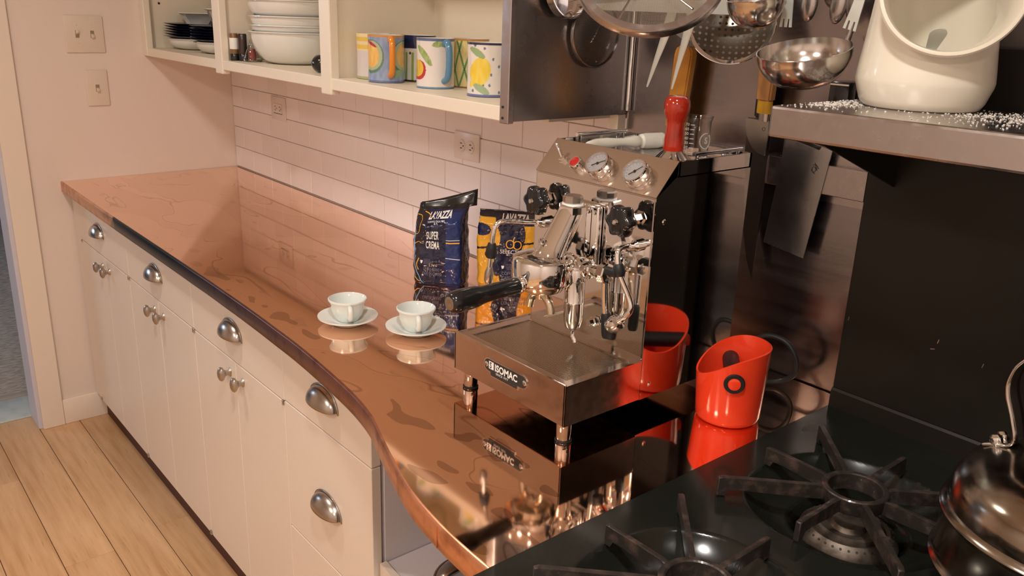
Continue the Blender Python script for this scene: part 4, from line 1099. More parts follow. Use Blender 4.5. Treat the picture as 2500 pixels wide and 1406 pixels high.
# grates: ring with eight spokes reaching a square
def make_grate(cx_, cy_, label):
    t = thing('burner_grate', label, 'grate', (cx_, cy_, ZR), group='cast iron burner grates')
    ob('ring', LATHE(new(), [(0.0335, 0.006), (0.0345, 0.028), (0.0365, 0.0295), (0.0415, 0.0295), (0.0430, 0.028), (0.0430, 0.018), (0.039, 0.006)], 48), iron, t)
    for k in range(8):
        a = k * pi / 4; L_ = 0.137 if k % 2 == 0 else 0.137 * 1.32
        R = Matrix.Rotation(a, 4, 'Z')
        bm = new()
        pr_ = [(0.040, 0.008), (0.040, 0.0275), (0.05, 0.0285), (L_ - 0.006, 0.0295), (L_, 0.0285), (L_ + 0.0008, 0.0010), (L_ - 0.011, 0.0010), (L_ - 0.013, 0.012), (L_ - 0.03, 0.012), (0.07, 0.009)]
        PRISM(bm, pr_, 0.0076, R @ basis((0, 0.0038, 0), (1, 0, 0), (0, 0, 1), (0, -1, 0)))
        bmesh.ops.bevel(bm, geom=[e for e in bm.edges], offset=0.0012, segments=1, affect='EDGES')
        ob('spoke', bm, iron, t)
    return t
labs = ['cast iron star grate on the range nearest the red knock box', 'cast iron star grate at the lower edge of the picture by the copper end',
        'cast iron star grate under the kettle', 'cast iron star grate in front of the kettle']
for (bx_, by_), lb in zip(burners[:4], labs): make_grate(bx_, by_, lb)

# ================================================================== KETTLE
kc = Vector((3.064, -0.345, ZR + 0.0297))
t = thing('kettle', 'old stainless steel stovetop kettle with a strap handle', 'kettle', kc)
kettle_m = mat('worn_kettle_steel', (0.36, 0.33, 0.28), 0.17, 1.0, noise_=[(14, (0.27, 0.18, 0.12), 0.45, 0.75, 5), (40, (0.42, 0.37, 0.32), 0.5, 0.7, 3)], rnoise=(20, 0.10, 0.26))
ob('body', LATHE(new(), [(0, 0.0), (0.118, 0.0), (0.127, 0.003), (0.1345, 0.012), (0.1365, 0.018), (0.1335, 0.022), (0.1315, 0.028), (0.1305, 0.072), (0.1330, 0.076), (0.1350, 0.080), (0.1330, 0.084), (0.1280, 0.087), (0.1278, 0.100), (0.1245, 0.115), (0.1150, 0.1285), (0.098, 0.1385), (0.078, 0.1440), (0.060, 0.1465), (0.056, 0.146), (0, 0.146)], 96), kettle_m, t)
ob('lid', LATHE(new(), [(0.0585, 0.1455), (0.060, 0.149), (0.056, 0.152), (0.035, 0.158), (0.012, 0.161), (0.010, 0.168), (0.016, 0.174), (0.018, 0.182), (0.012, 0.188), (0, 0.189)], 56), kettle_m, t)
# strap handle over the lid, foot at the left of the shoulder
hdir = Vector((-0.995, 0.10, 0)).normalized(); hw = Vector((-hdir.y, hdir.x, 0))
hf = [(-0.109, 0.1345), (-0.093, 0.1415), (-0.0815, 0.1455), (-0.0775, 0.155), (-0.085, 0.178), (-0.095, 0.203), (-0.096, 0.222), (-0.087, 0.245), (-0.06, 0.268)]
prof = [(0, 0)] + hf + [(0.0, 0.279)] + [(-a, z) for a, z in hf[::-1]]
hp = CAT([(a, z, 0) for a, z in prof[1:]], 6)
bm = new(); k_ = []
for p in hp:
    base = hdir * -p.x + Vector((0, 0, p.y))
    k_.append([bm.verts.new(base + hw * s) for s in (-0.0135, -0.005, 0.005, 0.0135)])
for a, b in zip(k_, k_[1:]):
    for j in range(3): bm.faces.new((a[j], b[j], b[j + 1], a[j + 1]))
o = ob('handle', bm, satin, t, True, ang=60); sd = o.modifiers.new('s', 'SOLIDIFY'); sd.thickness = 0.0028; sd.offset = 0
for s in (-1, 1):
    for q in (-0.0075, 0.0075):
        p = hdir * (s * 0.096) + hw * q + Vector((0, 0, 0.1425))
        ob('rivet', LATHE(new(), [(0.0, 0.010), (0.004, 0.0092), (0.0068, 0.006), (0.0072, 0.002), (0.006, -0.004)], 24, axis_m(p, hdir * s * 0.35 + Vector((0, 0, 1)))), chrome, o)
grip = CAT([(a, z, 0) for a, z in ((-0.06, 0.265), (-0.03, 0.277), (0, 0.280), (0.03, 0.277), (0.06, 0.265))], 5)
ob('grip', TUBE(new(), [hdir * -p.x + Vector((0, 0, p.y + 0.003)) for p in grip], 0.0115, 16), black_pl, t)
spd = Vector((0.9, -0.43, 0)).normalized()
ob('spout', TUBE(new(), CAT([spd * 0.105 + Vector((0, 0, 0.085)), spd * 0.15 + Vector((0, 0, 0.105)), spd * 0.175 + Vector((0, 0, 0.145)), spd * 0.20 + Vector((0, 0, 0.165))], 5), [0.022 - 0.0006 * k for k in range(16)], 24), kettle_m, t)

# ================================================================== SALT PIG ON THE SHELF
SHZ = 1.4297
px_, py_ = 2.722, -0.149
hdv = Vector((2.765 - px_, -0.225 - py_, 0)).normalized()        # mouth faces the room
mdir = (hdv * 0.95 + Vector((0, 0, 0.30))).normalized()
mc = Vector((0.008, 0.004, 0.1505)) + hdv * 0.078                       # mouth ring centre (local)
body_o = [(0, 0), (0.070, 0), (0.074, 0.002), (0.079, 0.010), (0.0860, 0.031), (0.0868, 0.037), (0.0855, 0.050), (0.0825, 0.075), (0.078, 0.12), (0.0745, 0.16), (0.070, 0.20), (0.061, 0.232), (0.045, 0.252), (0.02, 0.262), (0, 0.263)]
body_i = [(0, 0.012), (0.066, 0.012), (0.076, 0.032), (0.077, 0.045), (0.072, 0.10), (0.067, 0.16), (0.062, 0.20), (0.05, 0.235), (0.02, 0.253), (0, 0.254)]
def tmp(bm):
    bmesh.ops.recalc_face_normals(bm, faces=bm.faces)
    me = bpy.data.meshes.new('tmp'); bm.to_mesh(me); bm.free(); o = bpy.data.objects.new('tmp', me); COL.objects.link(o); return o
pig = tmp(LATHE(new(), body_o, 80))
pig = boolean(pig, tmp(LATHE(new(), [(0, -0.085), (0.066, -0.085), (0.068, -0.06), (0.075, -0.025), (0.0835, -0.003), (0.0855, 0.002), (0.0840, 0.0055), (0.0805, 0.0065), (0, 0.0065)], 80, axis_m(mc, mdir))), 'UNION')
pig = boolean(pig, tmp(LATHE(new(), body_i, 72)), 'DIFFERENCE')
pig = boolean(pig, tmp(LATHE(new(), [(0, -0.088), (0.060, -0.086), (0.063, -0.06), (0.070, -0.025), (0.0765, 0.000), (0.0800, 0.0066), (0.0805, 0.03), (0, 0.03)], 72, axis_m(mc, mdir))), 'DIFFERENCE')
me = pig.data; me.materials.clear(); bpy.data.objects.remove(pig, do_unlink=True)
t = thing('salt_pig', 'cream stoneware salt pig with a wide round mouth on the steel shelf', 'salt pig', (px_, py_, SHZ))
ob('jar', me, cream_pot, t, True, ang=32)
ob('salt_fill', LATHE(new(), [(0, 0.013), (0.062, 0.013), (0.077, 0.033), (0.079, 0.046), (0.05, 0.058), (0.02, 0.055), (0, 0.056)], 40), salt_m, t)
t = thing('salt_spoon', 'small steel spoon handle sticking out of the salt pig', 'spoon', (px_, py_, SHZ + 0.05))
s0 = hdv * 0.020 + Vector((0, 0, 0.040)) + Vector((-0.01, 0, 0)); s1 = mc - mdir * 0.012 + Vector((-0.008, 0, -0.052))
s0 = Vector((px_, py_, SHZ)) + s0; s1 = Vector((px_, py_, SHZ)) + s1
sd_ = (s1 - s0).normalized(); sx_ = sd_.cross(Vector((0, 0, 1))).normalized(); sn_ = sx_.cross(sd_)
Ls = (s1 - s0).length
bm = new(); PRISM(bm, [(-0.004, 0), (-0.0045, Ls * 0.5), (-0.0085, Ls - 0.012), (-0.0105, Ls), (-0.0102, Ls + 0.004), (-0.0085, Ls + 0.0075), (-0.0055, Ls + 0.0098), (-0.002, Ls + 0.0108), (0.002, Ls + 0.0108), (0.0055, Ls + 0.0098), (0.0085, Ls + 0.0075), (0.0102, Ls + 0.004), (0.0105, Ls), (0.0085, Ls - 0.012), (0.0045, Ls * 0.5), (0.004, 0)], 0.0014, basis(s0, sx_, sd_, sn_))
ob('handle', bm, alum, t, False, W=True)
# scattered salt
random.seed(3); bm = new()
def grain(x, y, s):
    R = Matrix.Rotation(random.random() * 6.28, 4, 'Z') @ Matrix.Rotation(random.uniform(-0.5, 0.5), 4, 'X')
    B(bm, -s * 1.5, s * 1.5, -s, s, -s * 0.5, s * 0.5, M=T((x, y, SHZ + s * 0.55)) @ R)
n_ = 0
while n_ < 900:
    if random.random() < 0.42:
        x = random.gauss(2.640, 0.022); y = random.gauss(-0.215, 0.045)
    elif random.random() < 0.75:
        x = random.gauss(2.840, 0.045); y = random.gauss(-0.175, 0.05)
    else:
        x = random.uniform(2.64, 2.92); y = random.uniform(-0.32, -0.10)
    if not (XR + 0.002 < x < 3.0 and -0.332 < y < -0.062): continue
    if (x - px_) ** 2 + (y - py_) ** 2 < 0.073 ** 2: continue
    grain(x, y, random.uniform(0.0003, 0.0008)); n_ += 1
o = ob('salt_grains', bm, salt_m, None, False); tag(o, 'scattered coarse salt grains on the steel shelf around the salt pig', 'salt', kind='stuff')

# ================================================================== KNIFE RAIL AND KNIVES
t = thing('knife_rail', 'long brushed steel magnetic rail on the steel wall below the high shelf', 'knife rail', (2.36, -0.015, 1.26))
ob('bar', B(new(), 2.12, 2.606, -0.030, -0.006, 1.262, 1.3115, 0.001, 1), steel_m, t, False, W=True)
PY = basis((0, -0.012, 0), (1, 0, 0), (0, 0, 1), (0, -1, 0))
ob('top_flange', PRISM(new(), [(2.44, 1.311), (2.607, 1.311), (2.607, 1.322), (2.44, 1.350)], 0.006, PY), steel_m, t, False, W=True)
t = thing('wall_box', 'small black plastic box on the steel wall behind the shelf corner', 'box', (2.535, -0.02, 1.40))
ob('housing', B(new(), 2.517, 2.552, -0.030, -0.006, 1.392, 1.446, 0.003, 2), black_pl, t, W=True)
ob('top_highlight', B(new(), 2.519, 2.551, -0.0315, -0.0295, 1.440, 1.4425), chrome, t, False, W=True)  # bright strip added as the highlight along the top edge of the box
# notched scraper plate
t = thing('bench_scraper', 'rectangular steel scraper plate with notched top and dark mark, tilted on the rail', 'scraper', (2.487, -0.034, 1.147))
bm = new(); PRISM(bm, [(2.434, 1.158), (2.516, 1.147), (2.540, 1.336), (2.521, 1.3400), (2.517, 1.3335), (2.465, 1.3445), (2.462, 1.3495), (2.454, 1.351)], 0.002, basis((0, -0.0305, 0), (1, 0, 0), (0, 0, 1), (0, -1, 0)))
ob('plate', bm, steel_panel_m, t, False, W=True)
mk = new()
for st_ in ([(2.5075, 1.300), (2.512, 1.2965), (2.516, 1.300), (2.514, 1.305), (2.5095, 1.304), (2.510, 1.2975), (2.515, 1.294)], [(2.510, 1.308), (2.516, 1.309), (2.5205, 1.303)], [(2.513, 1.312), (2.5185, 1.300)]):
    TUBE(mk, CAT([(a, -0.0327, b) for a, b in st_], 4), 0.0006, 6)
ob('engraved_mark', mk, dark_mark, t, False, W=True)
# wooden handled knives
def knife_handle(t, x0, x1, z0, z1, y, m, lean=0.0):
    bm = new(); w_ = (x1 - x0)
    pts = [(x0 + lean * 0, z0), (x1, z0), (x1 + lean + w_ * 0.06, z1 - 0.012), (x1 + lean - w_ * 0.1, z1), (x0 + lean + w_ * 0.1, z1), (x0 + lean - w_ * 0.06, z1 - 0.012)]
    PRISM(bm, pts, 0.018, basis((0, y + 0.009, 0), (1, 0, 0), (0, 0, 1), (0, -1, 0)))
    bmesh.ops.bevel(bm, geom=list(bm.edges), offset=0.003, segments=3, affect='EDGES')
    return ob('handle', bm, m, t, W=True)
t = thing('kitchen_knife', 'large knife with orange wooden handle on the wall behind the red tamper', 'knife', (2.21, -0.033, 1.12))
knife_handle(t, 2.193, 2.231, 1.334, 1.485, -0.036, yellow_wood, 0.010)
ob('blade', PRISM(new(), [(2.188, 1.354), (2.232, 1.354), (2.226, 1.16), (2.215, 1.13), (2.192, 1.20)], 0.002, basis((0, -0.0308, 0), (1, 0, 0), (0, 0, 1), (0, -1, 0))), steel_m, t, False, W=True)
t = thing('pastry_knife', 'half-moon bladed knife with tan and yellow wooden handle beside the shelf corner', 'knife', (2.41, -0.033, 1.31))
h = knife_handle(t, 2.397, 2.4255, 1.4035, 1.478, -0.046, tan_wood, 0.0)
bm = new(); LATHE(bm, [(0, 1.383), (0.0135, 1.383), (0.0142, 1.385), (0.0142, 1.404), (0, 1.404)], 20, T((2.4115, -0.046, 0)) @ Matrix.Diagonal((1, 0.62, 1, 1)))
ob('collar', bm, yellow_pl, t, W=True)
ob('ferrule', LATHE(new(), [(0, 1.370), (0.0098, 1.370), (0.0105, 1.383), (0, 1.383)], 20, T((2.4125, -0.046, 0)) @ Matrix.Diagonal((1, 0.62, 1, 1))), nickel, t, W=True)
bl_ = [(2.3775, 1.3715), (2.4235, 1.3715), (2.4255, 1.345), (2.4235, 1.312)] + [(2.4235 - 0.046 * sin(a), 1.372 - 0.060 * cos(a)) for a in [pi / 2 * k / 9 for k in range(1, 9)]]
ob('blade', PRISM(new(), bl_, 0.0022, basis((0, -0.045, 0), (1, 0, 0), (0, 0, 1), (0, -1, 0))), nickel, t, False, W=True)
ob('engraved_mark', LATHE(new(), [(0.0026, 0), (0.0032, 0), (0.0032, 0.0003), (0.0026, 0.0003)], 20, axis_m((2.416, -0.0472, 1.357), (0, -1, 0))), dark_mark, t, False, W=True)
t = thing('slicing_knife', 'long narrow dark-bladed knife hanging beside the espresso machine side', 'knife', (2.40, -0.031, 1.085))
ob('blade', PRISM(new(), [(2.372, 1.372), (2.4215, 1.372), (2.4215, 1.20), (2.4195, 1.085), (2.404, 1.118), (2.386, 1.18), (2.374, 1.25)], 0.0022, basis((0, -0.0305, 0), (1, 0, 0), (0, 0, 1), (0, -1, 0))), steel_dark, t, False, W=True)
knife_handle(t, 2.383, 2.405, 1.3725, 1.47, -0.0255, black_pl, 0.0)

# ================================================================== HANGING UTENSILS
BZ = 1.82
t = thing('utensil_rack', 'steel utensil rack of two bars on the wall above the espresso machine', 'rack', (2.4, -0.2, BZ))
YB1, YB2 = -0.135, -0.335
for yb in (YB1, YB2): ob('bar', TUBE(new(), [(2.09, yb, BZ), (2.86, yb, BZ)], 0.006, 14), steel_m, t, W=True)
for xb in (2.10, 2.85):
    ob('bracket', B(new(), xb - 0.004, xb + 0.004, -0.345, -0.006, BZ - 0.012, BZ - 0.005), steel_m, t, False, W=True)
def hook_handle(parent, p0, xb, yb, r=0.004, m=None, flat=1.0, name='handle'):
    """stem from the tool up to a loop over the bar"""
    p0 = Vector(p0); b = Vector((xb, yb, BZ))
    pts = CAT([p0, p0.lerp(b, 0.45) + Vector((0, -0.004, 0)), b + Vector((0, -0.011, -0.02)), b + Vector((0, -0.0095, 0.004)), b + Vector((0, 0, 0.0095)), b + Vector((0, 0.0095, 0.003))], 5)
    return ob(name, TUBE(new(), pts, r, 12, True, flat), m or steel_m, parent, W=True)
hv = Vector((CAM.x - 2.41, CAM.y + 0.37, 0)).normalized()
# big sieve
tl = radians(38); nn = hv * cos(tl) + Vector((0, 0, sin(tl))); dd = hv * sin(tl) - Vector((0, 0, cos(tl)))
RS = 0.107; sc_ = Vector((2.460, -0.42, 1.512)) - dd * RS
SM = basis(sc_, nn.cross(dd).normalized() * -1, dd, nn)
if SM.to_3x3().determinant() < 0: SM = basis(sc_, nn.cross(dd).normalized(), dd, nn)
t = thing('large_sieve', 'large round wire sieve with a broad steel rim hanging at the top', 'sieve', sc_)
ob('rim', LATHE(new(), [(RS - 0.012, 0.004), (RS - 0.0015, 0.004), (RS, 0.002), (RS + 0.001, -0.008), (RS - 0.001, -0.010), (RS - 0.0115, -0.004)], 96, SM), steel_m, t, W=True)
om = ob('mesh', LATHE(new(), [(RS - 0.010 - 0.0 * k, -0.002) if k == 0 else ((RS - 0.010) * cos(pi / 2 * k / 10), -0.002 - 0.045 * sin(pi / 2 * k / 10)) for k in range(11)], 64), mesh_m, t)
om.matrix_parent_inverse = Matrix.Translation(-sc_) ; om.matrix_local = Matrix.Translation(-sc_).inverted() @ Matrix.Translation(-sc_) @ Matrix.Identity(4)
om.matrix_parent_inverse = Matrix.Identity(4); om.matrix_basis = Matrix.Translation(-sc_) @ SM
for xs_, k2 in (((-0.062, 0.060)), ((0.040, 0.085))):
    p0 = SM @ Vector((xs_, k2, -0.004)); p1 = SM @ Vector((xs_ * -0.3 + 0.01, -0.06, -0.03))
    ob('support_wire', TUBE(new(), [p0, p0.lerp(p1, 0.5) - nn * 0.012, p1], 0.0016, 8), nickel, t, W=True)
hook_handle(t, SM @ Vector((0, -RS, -0.002)), 2.375, YB2, 0.0055)
# wide slotted turner
rt_ = Vector((0.648, 0.762, 0)); tr0 = Vector((2.232, -0.298, 1.542)); wd = 0.262
t = thing('slotted_turner', 'wide pale metal slotted turner behind the large sieve', 'turner', tr0 + rt_ * wd / 2)
TM = basis(tr0, rt_, (0, 0, 1), rt_.cross(Vector((0, 0, 1))))
def rr(x0, x1, y0, y1, r, k=4):
    out = []
    for cx_, cy_, a0 in ((x1 - r, y1 - r, 0), (x0 + r, y1 - r, pi / 2), (x0 + r, y0 + r, pi), (x1 - r, y0 + r, 1.5 * pi)):
        out += [(cx_ + r * cos(a0 + pi / 2 * i / k), cy_ + r * sin(a0 + pi / 2 * i / k)) for i in range(k + 1)]
    return out
# blade with slots: strips between the slots
bm = new()
slots = [(0.188, 0.204), (0.216, 0.232), (0.160, 0.176), (0.132, 0.148), (0.104, 0.120)]
xs_ = sorted([v for s in slots for v in s])
PRISM(bm, rr(0, wd, 0, 0.0205, 0.008), 0.0016, TM)
PRISM(bm, [(0, 0.010), (0, 0.090), (xs_[0], 0.090), (xs_[0], 0.020), (0.01, 0.010)], 0.0016, TM)
for a, b in zip(xs_[1::2], xs_[2::2]): PRISM(bm, [(a, 0.0204), (a + 0.012, 0.090), (b + 0.012, 0.090), (b, 0.0204)], 0.0016, TM)
PRISM(bm, [(xs_[-1], 0.0204), (xs_[-1] + 0.012, 0.090), (wd, 0.090), (wd, 0.010)], 0.0016, TM)
PRISM(bm, rr(0, wd, 0.088, 0.105, 0.008), 0.0016, TM)
ob('blade', bm, alum, t, False, W=True)
hook_handle(t, TM @ Vector((wd * 0.55, 0.10, 0.001)), 2.385, YB1, 0.005)
# carving fork
t = thing('carving_fork', 'two-pronged steel carving fork hanging with its prongs pointing down', 'fork', (2.28, -0.165, 1.415))
for a in ([(2.247, 1.417), (2.262, 1.460), (2.279, 1.507), (2.292, 1.552), (2.308, 1.575)], [(2.303, 1.418), (2.314, 1.465), (2.325, 1.510), (2.330, 1.540), (2.314, 1.575)]):
    P_ = CAT([(x, -0.165, z) for x, z in a], 5)
    ob('prong', TUBE(new(), P_, [0.0006 + 0.0028 * min(1, k / 12) for k in range(len(P_))], 12, True, 3.0), alum, t, W=True)
hook_handle(t, (2.311, -0.165, 1.570), 2.33, YB1, 0.006)
# plain spatula
t = thing('steel_spatula', 'brown-tinted steel spatula with rounded corner beside the skimmer', 'spatula', (2.33, -0.11, 1.505))
yy = -0.062
ob('blade', PRISM(new(), [(2.218, 1.56), (2.218, 1.505), (2.230, 1.499), (2.258, 1.500), (2.274, 1.506), (2.282, 1.520), (2.286, 1.62), (2.26, 1.645), (2.245, 1.645), (2.218, 1.62)], 0.0015, basis((0, yy, 0), (1, 0, 0), (0, 0, 1), (0, -1, 0))), steel_m, t, False, W=True)
hook_handle(t, (2.252, yy, 1.64), 2.26, YB1, 0.004)
# skimmer
skc = Vector((2.359, -0.094, 1.531)); hs_ = Vector((CAM.x - skc.x, CAM.y - skc.y, 0)).normalized()
nk = (hs_ * cos(0.35) + Vector((0, 0, sin(0.35)))).normalized(); xk = Vector((0, 0, 1)).cross(nk).normalized(); KM = basis(skc, xk, nk.cross(xk), nk)
t = thing('skimmer', 'dark round perforated skimmer hanging over the espresso machine', 'skimmer', skc)
om = ob('dish', LATHE(new(), [(0, -0.017), (0.03, -0.0145), (0.052, -0.008), (0.066, -0.001)], 64), perf_m, t)
om.matrix_basis = Matrix.Translation(-skc) @ KM
ob('rim', LATHE(new(), [(0.0655, -0.0015), (0.0725, 0.002), (0.0732, 0.0032), (0.0722, 0.0036), (0.0655, 0.0005)], 72, KM), mirror_m, t, W=True)
ob('centre', LATHE(new(), [(0.0, -0.0172), (0.0, -0.018)], 8, KM), steel_dark, t, W=True) if False else None
hook_handle(t, KM @ Vector((0, 0.068, 0)), 2.365, YB1, 0.0045)
# round-bottomed ladle
def ladle(c, r, dep, lab, tilt, hookx, yb, m=None, back=(0.3, 0.95)):
    m = m or satin
    t = thing('ladle', lab, 'ladle', c)
    hs = Vector((CAM.x - c[0], CAM.y - c[1], 0)).normalized()
    nz_ = (Vector((0, 0, 1)) * cos(tilt) + hs * sin(tilt)).normalized(); side = nz_.cross(hs).normalized(); nz_ = (nz_ - side * 0.14).normalized()
    xk = Vector((1, 0, 0)) - nz_ * nz_.x; xk.normalize(); M = basis(c, xk, nz_.cross(xk), nz_)
    pr_ = [(0, -dep)] + [(r * sin(pi / 2 * k / 12) ** 0.75, -dep * cos(pi / 2 * k / 12)) for k in range(1, 13)]
    bm = new(); LATHE(bm, pr_ + [(r + 0.0004, 0.001), (r - 0.0012, 0.001)] + [(max(0, (a - 0.0014)), b + 0.0014) for a, b in pr_[::-1]][0:], 64, M)
    ob('bowl', bm, m, t, W=True)
    b_ = Vector((0.45, 0.89, 0)); b_ = (b_ - nz_ * b_.dot(nz_)).normalized()
    hook_handle(t, Vector(c) + b_ * (r + 0.002), hookx, yb, 0.0042)
    return t
ladle((2.569, -0.202, 1.497), 0.066, 0.053, 'round steel ladle bowl hanging beside the salt pig', 0.22, 2.668, YB1)
ladle((2.479, -0.205, 1.566), 0.042, 0.043, 'copper-reflecting steel ladle bowl above the skimmer', 0.15, 2.462, YB1)
ladle((2.535, -0.062, 1.580), 0.028, 0.026, 'small dark ladle hanging high between the forks and spoons', 0.05, 2.535, YB1, steel_m)
# forks and spoons
def fork(x, z, lab, lean):
    t = thing('serving_fork', lab, 'fork', (x, -0.145, z))
    w_ = 0.0105; M = T((x, -0.147, z)) @ Matrix.Rotation(lean, 4, 'Y') @ basis((0, 0, 0), (1, 0, 0), (0, 0, 1), (0, -1, 0))
    bm = new(); pts = [(-w_, 0.0), (-0.006, 0.0), (-0.0055, 0.012), (-0.0030, 0.012), (-0.0022, 0.0), (0.0022, 0.0), (0.0030, 0.012), (0.0055, 0.012), (0.006, 0.0), (w_, 0.0), (w_ * 0.85, 0.02), (w_ * 0.72, 0.045), (0.005, 0.08), (-0.005, 0.08), (-w_ * 0.72, 0.045), (-w_ * 0.85, 0.02)]
    PRISM(bm, pts, 0.0016, M); ob('tines', bm, alum, t, False, W=True)
    hook_handle(t, M @ Vector((0, 0.078, 0.001)), x - 0.002, YB1, 0.004)
fork(2.4985, 1.5265, 'pale three-tined fork hanging nearest the skimmer', 0.0)
fork(2.6030, 1.5265, 'pale three-tined fork hanging nearest the salt pig', -0.22 * -1)
def spoon(x, y, z, lab, lean=0.0):
    t = thing('serving_spoon', lab, 'spoon', (x, y, z))
    bm = new(); M = T((x, y, z + 0.03)) @ Matrix.Rotation(lean, 4, 'Y') @ Matrix.Diagonal((0.46, 0.26, 1.0, 1)); 
    LATHE(bm, [(0, -0.030)] + [(0.030 * sin(pi * k / 14), -0.030 * cos(pi * k / 14)) for k in range(1, 14)] + [(0, 0.030)], 28, M)
    ob('bowl', bm, steel_m, t, W=True)
    hook_handle(t, (x, y, z + 0.057), x, YB1, 0.004)
spoon(2.508, -0.106, 1.535, 'steel spoon hanging behind the left three-tined fork')
spoon(2.560, -0.110, 1.533, 'steel spoon hanging between the two forks', 0.12)
spoon(2.584, -0.108, 1.533, 'steel spoon hanging directly beside the right three-tined fork')
t = thing('cake_server', 'pointed steel cake server hanging behind the right three-tined fork', 'cake server', (2.60, -0.075, 1.5))
ob('blade', PRISM(new(), [(2.597, 1.500), (2.572, 1.535), (2.572, 1.60), (2.588, 1.62), (2.604, 1.60), (2.606, 1.535)], 0.0015, basis((0, -0.075, 0), (1, 0, 0), (0, 0, 1), (0, -1, 0))), steel_m, t, False, W=True)
hook_handle(t, (2.588, -0.075, 1.615), 2.630, YB1, 0.004)
# hung flat against the cabinet end sheet
t = thing('small_sieve', 'small dark wire sieve hanging flat on the grey steel sheet', 'sieve', (2.068, -0.122, 1.437))
XM_ = basis((2.070, -0.122, 1.4995), (0, 1, 0), (0, 0, 1), (1, 0, 0))
ob('rim', LATHE(new(), [(0.0605, -0.004), (0.0628, -0.004), (0.0635, 0.001), (0.0628, 0.004), (0.0605, 0.004)], 72, XM_), steel_m, t, W=True)
om = ob('mesh', LATHE(new(), [(0.0615, 0), (0.05, 0.006), (0.03, 0.011), (0, 0.013)], 48), mesh_m2, t)
om.matrix_basis = Matrix.Translation(-Vector((2.068, -0.122, 1.437))) @ XM_
sc2 = new()
for k in range(9): B(sc2, -0.0008, 0.0008, -0.0022, 0.0022, 0.0112, 0.0128, M=XM_ @ T((-0.022 + 0.0, -0.014, 0)) @ Matrix.Rotation(-0.6, 4, 'Z') @ T((0, 0.0062 * k, 0.0008 * 0)))
ob('stitched_wire', sc2, chrome, t, False, W=True)
ob('handle', TUBE(new(), [(2.070, -0.110, 1.560), (2.069, -0.100, 1.62), (2.066, -0.093, 1.70)], 0.0035, 10), steel_m, t, W=True)
ob('hook', TUBE(new(), CAT([(2.060, -0.093, 1.705), (2.074, -0.093, 1.700), (2.078, -0.093, 1.710)], 5), 0.002, 8), steel_m, t, W=True)
t = thing('measuring_cup', 'shallow round steel measuring cup hanging on the grey steel sheet', 'cup', (2.072, -0.215, 1.521))
ob('cup', LATHE(new(), [(0, -0.008), (0.040, -0.008), (0.044, -0.004), (0.046, 0.012), (0.0475, 0.013), (0.0475, 0.0145), (0.045, 0.0145), (0.0425, -0.002), (0.038, -0.006), (0, -0.006)], 56, axis_m((2.072, -0.215, 1.569), (0.93, 0.1, 0.2))), mirror_m, t, W=True)
ob('handle', TUBE(new(), [(2.076, -0.205, 1.612), (2.071, -0.198, 1.66), (2.067, -0.193, 1.715)], 0.004, 10), steel_m, t, W=True)
ob('hook', TUBE(new(), CAT([(2.060, -0.193, 1.712), (2.072, -0.193, 1.708), (2.077, -0.193, 1.718)], 5), 0.002, 8), steel_m, t, W=True)

# ================================================================== WALL CABINET CONTENTS
SZ = 1.3681
# painted mugs
WHT = (0.78, 0.72, 0.66)
def ell(u, v, u0, v0, a, b, th=0.0):
    du, dv = u - u0, v - v0; c_, s_ = cos(th), sin(th)
    return ((du * c_ + dv * s_) / a) ** 2 + ((-du * s_ + dv * c_) / b) ** 2
def mix3(a, b, f): return tuple(x + (y - x) * f for x, y in zip(a, b))
def lat(u): return 0.4 * (sin(u) if abs(u) < pi / 2 else math.copysign(2 - abs(sin(u)), u))
def mugA(u, v):      # blue with cut melons
    n = noise.noise(Vector((u * 6, v * 6, 0.3)))
    c = mix3((0.20, 0.27, 0.44), (0.34, 0.42, 0.56), 0.5 + 0.6 * n); U = lat(u)
    if v > 0.955: return (0.60, 0.26, 0.06)
    for U0, sg in ((-0.33, 1), (0.40, -1)):
        if ell(U, v, U0, 0.55, 0.28, 0.35) < 1: c = (0.13, 0.22, 0.14)
        if ell(U, v, U0, 0.57, 0.245, 0.31) < 1: c = (0.40, 0.48, 0.30)
        if ell(U, v, U0, 0.57, 0.165, 0.25) < 1: c = mix3((0.80, 0.42, 0.10), (0.82, 0.55, 0.16), 0.5 + n)
    if ell(U, v, -0.31, 0.81, 0.12, 0.03, -0.6) < 1: c = (0.45, 0.03, 0.06)
    if ell(U, v, 0.24, 0.20, 0.15, 0.07, 0.35) < 1: c = (0.28, 0.42, 0.26)
    if v < 0.05: c = (0.14, 0.18, 0.34)
    return c
def mugB(u, v):      # white with leaves and a pear
    c = WHT; U = lat(u)
    if v > 0.95: return (0.10, 0.15, 0.28)
    if v < 0.045: return (0.16, 0.30, 0.44)
    if ell(U, v, 0.12, 0.905, 0.20, 0.065, 0.18) < 1: c = mix3((0.22, 0.34, 0.10), (0.45, 0.50, 0.20), 0.5 + noise.noise(Vector((u * 9, v * 9, 2))))
    if ell(U, v, -0.22, 0.655, 0.245, 0.062, -0.95) < 1: c = mix3((0.24, 0.36, 0.10), (0.44, 0.50, 0.22), 0.5 + noise.noise(Vector((u * 9, v * 9, 5))))
    if ell(U, v, -0.36, 0.37, 0.16, 0.20) < 1: c = (0.50, 0.04, 0.05)
    if ell(U, v, -0.385, 0.40, 0.13, 0.17) < 1: c = (0.75, 0.50, 0.05)
    return c
